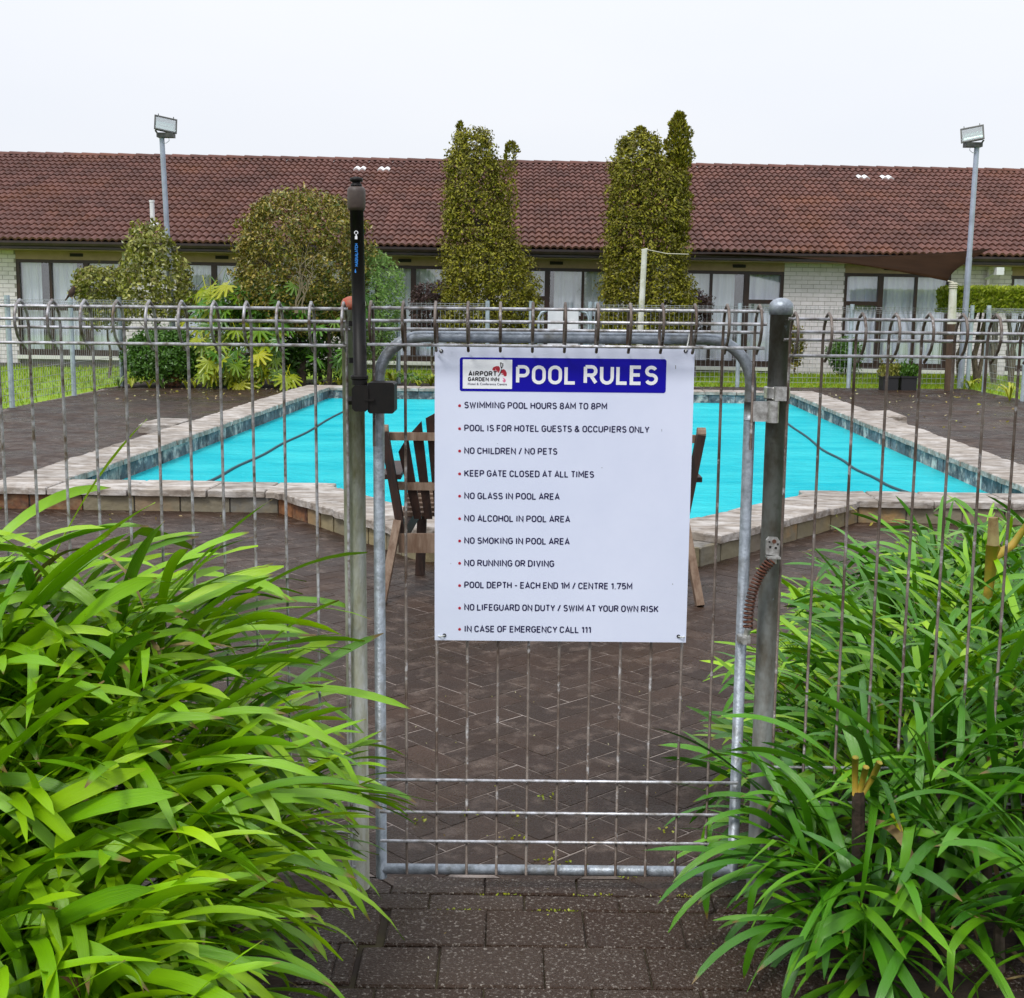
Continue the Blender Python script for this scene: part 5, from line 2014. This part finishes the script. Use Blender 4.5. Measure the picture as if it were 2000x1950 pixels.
put_text('POOL', 1008, 1124, 714, 751, MT['whiteprint'], -.0013, th_=.175, gap=.2)
put_text('RULES', 1140, 1285, 714, 752, MT['whiteprint'], -.0013, th_=.175, gap=.2)
put_text('AIRPORT', 915, 970, 725, 735, MT['blackprint'], -.0014, th_=.22)
put_text('GARDEN INN', 914, 975, 737, 745, MT['blackprint'], -.0014, th_=.22)
put_text('Hotel & Conference Centre', 914, 990, 748, 752.6, MT['navy'], -.0014, .01, plain=True)
lines = [('SWIMMING POOL HOURS 8AM TO 8PM', 774, 1158), ('POOL IS FOR HOTEL GUESTS & OCCUPIERS ONLY', 818, 1238), ('NO CHILDREN / NO PETS', 860.5, 1063), ('KEEP GATE CLOSED AT ALL TIMES', 904, 1133),
         ('NO GLASS IN POOL AREA', 946.5, 1067), ('NO ALCOHOL IN POOL AREA', 989.5, 1087), ('NO SMOKING IN POOL AREA', 1032, 1086), ('NO RUNNING OR DIVING', 1074.5, 1057),
         ('POOL DEPTH - EACH END 1M / CENTRE 1.75M', 1117, 1206), ('NO LIFEGUARD ON DUTY / SWIM AT YOUR OWN RISK', 1160, 1256), ('IN CASE OF EMERGENCY CALL 111', 1200.5, 1127)]
K = 1.0241
for s, yc, xe in lines:
    put_text(s, 885.5 * K, xe * K, (yc - 6.4) * K, (yc + 6.4) * K, MT['navy'], -.0005, th_=.175)
    bx_, bz_ = spt(876.5 * K, yc * K)
    MB().prism([(bx_ + .0030 * math.cos(a_), bz_ + .0030 * math.sin(a_)) for a_ in [2 * math.pi * q / 16 for q in range(16)]], -.0006, 0).obj('bullet', MT['redprint'], sgn)
# flower emblem: two red petals, a pink one, dark stem with a small crown of stamens


def petal(pxs, material, yf):
    pl = [spt(900 + x / 17.75, 690 + y / 17.75) for x, y in pxs]
    MB().prism(pl, yf, 0).obj('emblem', material, sgn)


petal([(1090, 560), (1130, 490), (1220, 450), (1310, 450), (1355, 500), (1360, 580), (1320, 690), (1290, 660), (1290, 590), (1270, 660), (1240, 640), (1200, 520), (1210, 620), (1150, 610), (1110, 600)][::-1], MT['redprint'], -.0013)
petal([(1390, 640), (1430, 570), (1490, 555), (1550, 600), (1595, 690), (1590, 780), (1540, 810), (1470, 790), (1510, 760), (1400, 730), (1500, 690), (1390, 700)][::-1], MT['redprint'], -.0013)
petal([(1450, 840), (1510, 870), (1560, 930), (1550, 990), (1510, 1020), (1470, 990), (1440, 950), (1490, 930)][::-1], MT['pinkprint'], -.0013)
petal([(1280, 800), (1340, 720), (1400, 570), (1430, 570), (1370, 740), (1310, 810)], MT['blackprint'], -.00145)
petal([(1410, 560), (1380, 480), (1370, 380), (1360, 330), (1395, 310), (1420, 350), (1400, 400), (1410, 470), (1440, 470), (1440, 350), (1470, 340), (1475, 440), (1430, 520)], MT['blackprint'], -.00145)
for (x, y, w_, h_) in ((1319, 713, 1.2, 9), (1292, 838, .9, 6), (971, 866, 1.2, 1.2), (1175, 913, 1.5, 1.8), (1313, 1140, 1.6, 2.4), (880, 1100, 1, 2)):
    a_ = spt(x, y)
    MB().prism([(a_[0], a_[1]), (a_[0] + w_ * .0009, a_[1] - h_ * .0002), (a_[0] + w_ * .0011, a_[1] - h_ * .0009), (a_[0] + w_ * .0003, a_[1] - h_ * .001)], -.0005, 0).obj('scuff', MT['galv_dark'], sgn)
# ties at the corners
for (x, y, dx, dy) in ((862, 686, -8, -14), (1339, 686, 8, -34), (868, 1241, -14, 2), (1325, 1243, 14, 1)):
    a_ = spt(x, y)
    b_ = spt(x + dx, y + dy)
    ring = MB().tube([(a_[0] + .003 * math.cos(q), -.001, a_[1] + .003 * math.sin(q)) for q in [2 * math.pi * k / 12 for k in range(12)]], .0011, 5, closed=True)
    ring.obj('eyelet', MT['hole'], sgn)
    ring2 = MB().tube([(a_[0], -.003, a_[1]), ((a_[0] + b_[0]) / 2, -.007, (a_[1] + b_[1]) / 2), (b_[0], .004, b_[1])], .0014, 6)
    ring2.obj('cable_tie', MT['tie'], sgn, smooth=True)
# latch lettering, running upwards
lt = [o for o in C.objects if o.name == 'gate_latch'][0]
me = stroke_text('MAGNALATCH', lz(477) - lz(521), .0062, .17, MT['bluelabel'])
o = link('lettering', me, lt)
o.location = (.0028, -.0143, zz(521))
o.rotation_euler = (0, rad(-90), 0)
m_ = MB().prism([(-.0026 + .0016 * math.cos(q), zz(531) + .0028 * math.sin(q)) for q in [2 * math.pi * k / 12 for k in range(12)]], -.0146, -.0138)
m_.tube([(-.0026, -.0143, zz(531) + .001), (-.0026, -.0143, zz(526))], .0008, 5)
m_.obj('emblem', MT['bluelabel'], lt)
key = MB()
ex, ez_ = -.0004, zz(461)
key.tube([(ex + .0034 * math.cos(q), -.0142, ez_ + .0052 + .0034 * math.sin(q)) for q in [rad(-40 + k * 26) for k in range(11)]], .0008, 5)
key.box((ex - .0026, -.0148, ez_ - .0075), (ex + .0022, -.0138, ez_ - .0015))
key.box((ex - .0012, -.0148, ez_ - .0015), (ex + .0012, -.0138, ez_ + .0030))
key.obj('emblem', MT['whiteprint'], lt)


# ------------------------------------------------------------------ strap-leaf plants
def strap_mesh(bend, wmax, seed, material, twist=0.0, base=None, kink=False):
    """leaf of length 1 leaving the origin upwards and arching over towards +x; parallel-sided with a short point"""
    r = random.Random(seed)
    nseg = 13
    vs, fs = [], []
    p = Vector((0, 0, 0))
    ang = rad(r.uniform(4, 16)) if base is None else base
    dl = 1.0 / nseg
    kk = r.randint(6, 9)
    for k in range(nseg + 1):
        t_ = k / nseg
        w = wmax * (0.50 + .50 * min(1, t_ / .35) ** .8)
        if t_ > .62:
            q = (t_ - .62) / .38
            w *= math.sqrt(max(0, 1 - q ** 2.3))
        if k == nseg:
            w = wmax * .05
        d = Vector((math.sin(ang), 0, math.cos(ang)))
        nrm = Vector((-math.cos(ang), 0, math.sin(ang)))
        tw_ = twist * t_
        sd = Vector((0, 1, 0)) * math.cos(tw_) + nrm * math.sin(tw_)
        up_ = nrm * math.cos(tw_) - Vector((0, 1, 0)) * math.sin(tw_)
        fold = .42 * (1 - .75 * t_)
        wob = .10 * wmax * math.sin(11 * t_ + seed)
        vs += [p - sd * w + up_ * (w * fold + wob), p, p + sd * w + up_ * (w * fold - wob)]
        p = p + d * dl
        ang += bend * dl * (0.45 + 1.1 * t_)
        if kink and k == kk:
            ang += .9
    for k in range(nseg):
        b_ = 3 * k
        fs += [(b_, b_ + 1, b_ + 4, b_ + 3), (b_ + 1, b_ + 2, b_ + 5, b_ + 4)]
    me = bpy.data.meshes.new('leaf')
    me.from_pydata([tuple(v) for v in vs], [], fs)
    uvl = me.uv_layers.new(name='UVMap')
    for poly in me.polygons:
        for li, vi in zip(poly.loop_indices, poly.vertices):
            uvl.data[li].uv = ((vi // 3) / nseg, (vi % 3) / 2)
    me.polygons.foreach_set('use_smooth', [True] * len(me.polygons))
    me.materials.append(material)
    me.update()
    return me


def leaf_lib(material, base, n_=14, wid=(.034, .050), bends=(.5, 2.5)):
    r = random.Random(base)
    return [strap_mesh(bends[0] + (bends[1] - bends[0]) * k / (n_ - 1), r.uniform(*wid), base + k, material, r.uniform(-1.1, 1.1), kink=(k % 6 == 3)) for k in range(n_)]


libL = leaf_lib(MT['strap'], 300, 18, (.020, .029), (.35, 2.2))
libLn = leaf_lib(MT['strap'], 330, 18, (.017, .024), (.35, 2.2))
libLw = leaf_lib(MT['strap'], 350, 10, (.025, .034), (.4, 1.7))
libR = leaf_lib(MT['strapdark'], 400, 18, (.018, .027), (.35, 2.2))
libRb = leaf_lib(MT['strap'], 500, 12, (.017, .025), (.35, 2.2))
deadlib = leaf_lib(MT['deadleaf'], 600, 4, (.018, .026), (1.5, 3.2))


def clump(x, y, nlv, lib, seed, label, group, Lr=(.3, .45), az=None, azs=1.0, zc=0.0, lie=(0, 45), bb=.55, low=5, name='strap_leaf_plant'):
    """one plant: a stem up to zc with a fan of arching leaves at its head, fewer lower down"""
    t = thing(name, label, 'plant', (x, y, 0), group=group)
    r = random.Random(seed)
    if zc > .05:
        MB().tube([(0, 0, 0), (r.uniform(-.02, .02), r.uniform(-.02, .02), zc * .6), (0, 0, zc + .01)], [.012, .011, .009], 6).obj('stem', MT['soil'] if seed % 3 else MT['bark'], t)
    for k in range(nlv + low):
        lw_ = k >= nlv
        me = lib[min(len(lib) - 1, int(r.triangular(0, len(lib) * min(1, bb + .4), len(lib) * bb)))]
        if r.random() < .004:
            me = r.choice(deadlib)
        o = link('leaf', me, t)
        L_ = r.uniform(*Lr) * (.8 if lw_ else 1)
        a_ = az + r.gauss(0, 1) * azs if az is not None else r.uniform(-math.pi, math.pi)
        zq = zc * r.uniform(.25, .8) if lw_ else zc - r.uniform(0, .05)
        o.location = (math.cos(a_) * .012, math.sin(a_) * .012, max(0, zq))
        o.rotation_euler = (rad(r.uniform(-22, 22)), rad(r.uniform(*lie) + (20 if lw_ else 0)), a_)
        ws = r.uniform(.8, 1.2) * (.38 / L_) ** .55
        o.scale = (L_, L_ * ws, L_)
    return t


soilf = MB()
soilf.add([(-3, .4, .001), (-.56, .4, .001), (-.43, 1.8, .001), (-.40, 2.67, .001), (-.36, 2.76, .001), (-3, 2.9, .001)], [(0, 1, 2, 3, 4, 5)])
soilf.add([(.72, .4, .001), (3, .4, .001), (3, 4.9, .001), (1.15, 4.7, .001), (.72, 3.2, .001), (.64, 2.6, .001)], [(0, 1, 2, 3, 4, 5)])
sb = soilf.obj('flower_bed', MT['soil'])
struct(sb)

rl = random.Random(77)
gl_ = 'strap-leaf plants massed left of the gate'
def labL_(e_, y_):
    if e_ < .2:
        return 'bright green strap-leaf plant at the path edge of the left bed, spilling towards the gate'
    if y_ > 2.4:
        return 'bright green strap-leaf plant in the back row of the left bed, against the fence'
    if y_ < 2.0:
        return 'bright green strap-leaf plant in the lowest, nearest part of the left bed'
    return 'bright green strap-leaf plant in the dense middle of the left bed'


labL = ''
n_p = 0
yy = 2.56
row = 0
while yy > 1.55:
    xx = -.485 - (.03 if yy > 2.4 else .04) - (2.56 - yy) * .15
    k = 0
    while xx > -.42 * yy - .28:
        e_ = -.44 - xx                      # distance into the bed from its path edge
        back = (yy - 1.6) / .96             # 1 at the fence, 0 nearest the viewer
        top = (.08 + .40 * max(0, back) ** 1.1) * min(1, .30 + e_ / .36) + .13 * max(0, min(1, (e_ - .2) / .4)) * back
        x_, y_ = xx + rl.uniform(-.03, .03), yy + rl.uniform(-.03, .03)
        edge_ = e_ < .22
        clump(x_, y_, 23, libLn if e_ < .38 else libL, 700 + n_p, labL_(e_, y_), gl_, (.24, .36) if edge_ else (.32, .56), az=rad(-26), azs=rad(46), zc=max(.03, top), lie=(8, 62), bb=.5, low=6)
        n_p += 1
        k += 1
        xx -= rl.uniform(.095, .125)
    yy -= .118
    row += 1
# broad long leaves reaching in from the far left
for k, (x, y, zc) in enumerate(((-1.10, 2.28, .34), (-1.04, 2.06, .22), (-.98, 1.86, .12), (-.90, 1.95, .12))):
    clump(x, y, 12, libLw, 790 + k, ('broad-leaved strap plant at the left edge, leaves crossing the fence', 'broad-leaved strap plant halfway down the left edge, leaves sweeping right', 'broad-leaved strap plant at the lower left corner', 'low broad-leaved strap plant just right of the lower left corner')[k], gl_, (.50, .72), az=rad(-5), azs=rad(30), zc=zc, lie=(15, 60), low=3)
clump(-1.02, 2.50, 8, libLw, 795, 'tallest strap-leaf plant at the left edge, its long leaf leaning right', gl_, (.52, .66), az=rad(0), azs=rad(30), zc=.45, lie=(20, 48), bb=.15, low=2)

gr_ = 'strap-leaf plants massed right of the gate'
labR = 'deep green strap-leaf plant in the bed right of the gate, in front of the fence'
labB = 'green strap-leaf plant in the bed behind the right-hand fence panel'
n_p = 0
yy = 2.60
while yy > 2.22:
    xx = .64 + (2.6 - yy) * .25
    while xx < .42 * yy + .22:
        top = (.04 + .24 * (yy - 2.2) / .4) * min(1, .4 + (xx - .6) / .3)
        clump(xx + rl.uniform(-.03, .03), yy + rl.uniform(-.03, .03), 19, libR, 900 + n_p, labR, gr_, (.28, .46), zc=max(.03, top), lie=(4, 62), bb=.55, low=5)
        n_p += 1
        xx += rl.uniform(.12, .155)
    yy -= .13
yy = 2.82
while yy < 4.5:
    xl2 = .69 + (yy - 2.85) * .34
    xx = xl2
    while xx < .42 * yy + .15:
        top = .07 + .25 * min(1, (xx - xl2 + .04) / .30) + .030 * (yy - 2.8)
        edge_ = xx < xl2 + .2
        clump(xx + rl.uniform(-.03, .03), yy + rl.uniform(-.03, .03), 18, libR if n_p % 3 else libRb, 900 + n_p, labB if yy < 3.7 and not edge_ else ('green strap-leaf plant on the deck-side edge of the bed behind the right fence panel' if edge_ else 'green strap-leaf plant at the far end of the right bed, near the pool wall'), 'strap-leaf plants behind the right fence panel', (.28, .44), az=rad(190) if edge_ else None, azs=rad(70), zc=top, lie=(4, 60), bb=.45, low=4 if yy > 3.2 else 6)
        n_p += 1
        xx += rl.uniform(.125, .16)
    yy += .15
clump(.70, 2.47, 18, libR, 880, 'strap-leaf plant leaning out over the path in front of the gate hinge', gr_, (.32, .46), az=rad(188), azs=rad(42), zc=.16, lie=(10, 65))
clump(.72, 2.33, 16, libR, 881, 'low strap-leaf plant at the bottom right, its leaves lying on the paving', gr_, (.26, .38), az=rad(215), azs=rad(50), zc=.05, lie=(30, 75))
# cut stems, dead leaves, a yellow leaf
t = thing('cut_stalks', 'three cut yellow-orange stalks in the middle of the right bed', 'plant stalks', (atY(1680, 1480, 2.44).x, 2.44, .0))
for dx, dxt, zt2 in ((-.010, -.018, .425), (0, .004, .405), (.010, .030, .415)):
    MB().tube([(dx * .6, 0, .335), (dxt * .7, -.015, (zt2 + .335) / 2), (dxt, -.03, zt2)], [.006, .0062, .0068], 8).obj('stalk', MT['yellowstalk'], t, smooth=True)
MB().tube([(0, 0, 0), (.01, .01, .2), (0, 0, .345)], [.016, .014, .013], 8).obj('stem', MT['soil'], t)
t = thing('pruned_stem', 'pale yellow pruned stem rising above the leaves at the right edge', 'plant stalks', (atY(1940, 1010, 3.6).x, 3.6, .35))
MB().tube([(0, 0, -.35), (0, 0, .14), (.005, 0, .28)], [.012, .013, .020], 9).obj('stem', MT['yellowstalk'], t, smooth=True)
MB().tube([(0, 0, .24), (.06, 0, .28), (.11, 0, .36)], [.016, .012, .009], 8).obj('side_shoot', MT['yellowstalk'], t, smooth=True)
MB().tube([(.005, 0, .28), (0, 0, .36)], [.018, .014], 8).obj('stub', MT['deadleaf'], t)
r = random.Random(90)
m_ = MB()
for _ in range(70):
    if r.random() < .6:
        x, y = r.uniform(.72, 1.5), r.uniform(2.3, 2.6)
    else:
        x, y = r.uniform(-1.2, -.5), r.uniform(1.9, 2.5)
    p = Vector((x, y, r.uniform(.01, .10)))
    d = rand_dir(r)
    d.z *= .5
    L_ = r.uniform(.05, .16)
    s_ = d.cross(Vector((0, 0, 1)))
    if s_.length < .1:
        continue
    s_ = s_.normalized() * .006
    q = p + d * L_
    m_.add([p - s_, p + s_, q + s_ * .6, q - s_ * .6, q + d * .03], [(0, 1, 2, 3), (3, 2, 4)])
dl_ = m_.obj('dead_leaves', MT['deadleaf'])
dl_['kind'] = 'stuff'
dl_['label'] = 'dry brown leaf scraps caught under the strap leaves'
yl = link('fallen_leaf', strap_mesh(1.4, .16, 950, MT['yellowleaf']))
yl.location = atY(1740, 1590, 2.42)
yl.scale = (.06, .06, .06)
yl.rotation_euler = (rad(30), rad(150), rad(40))
tag(yl, 'bright yellow fallen leaf lying among the right-hand strap leaves', 'leaf')
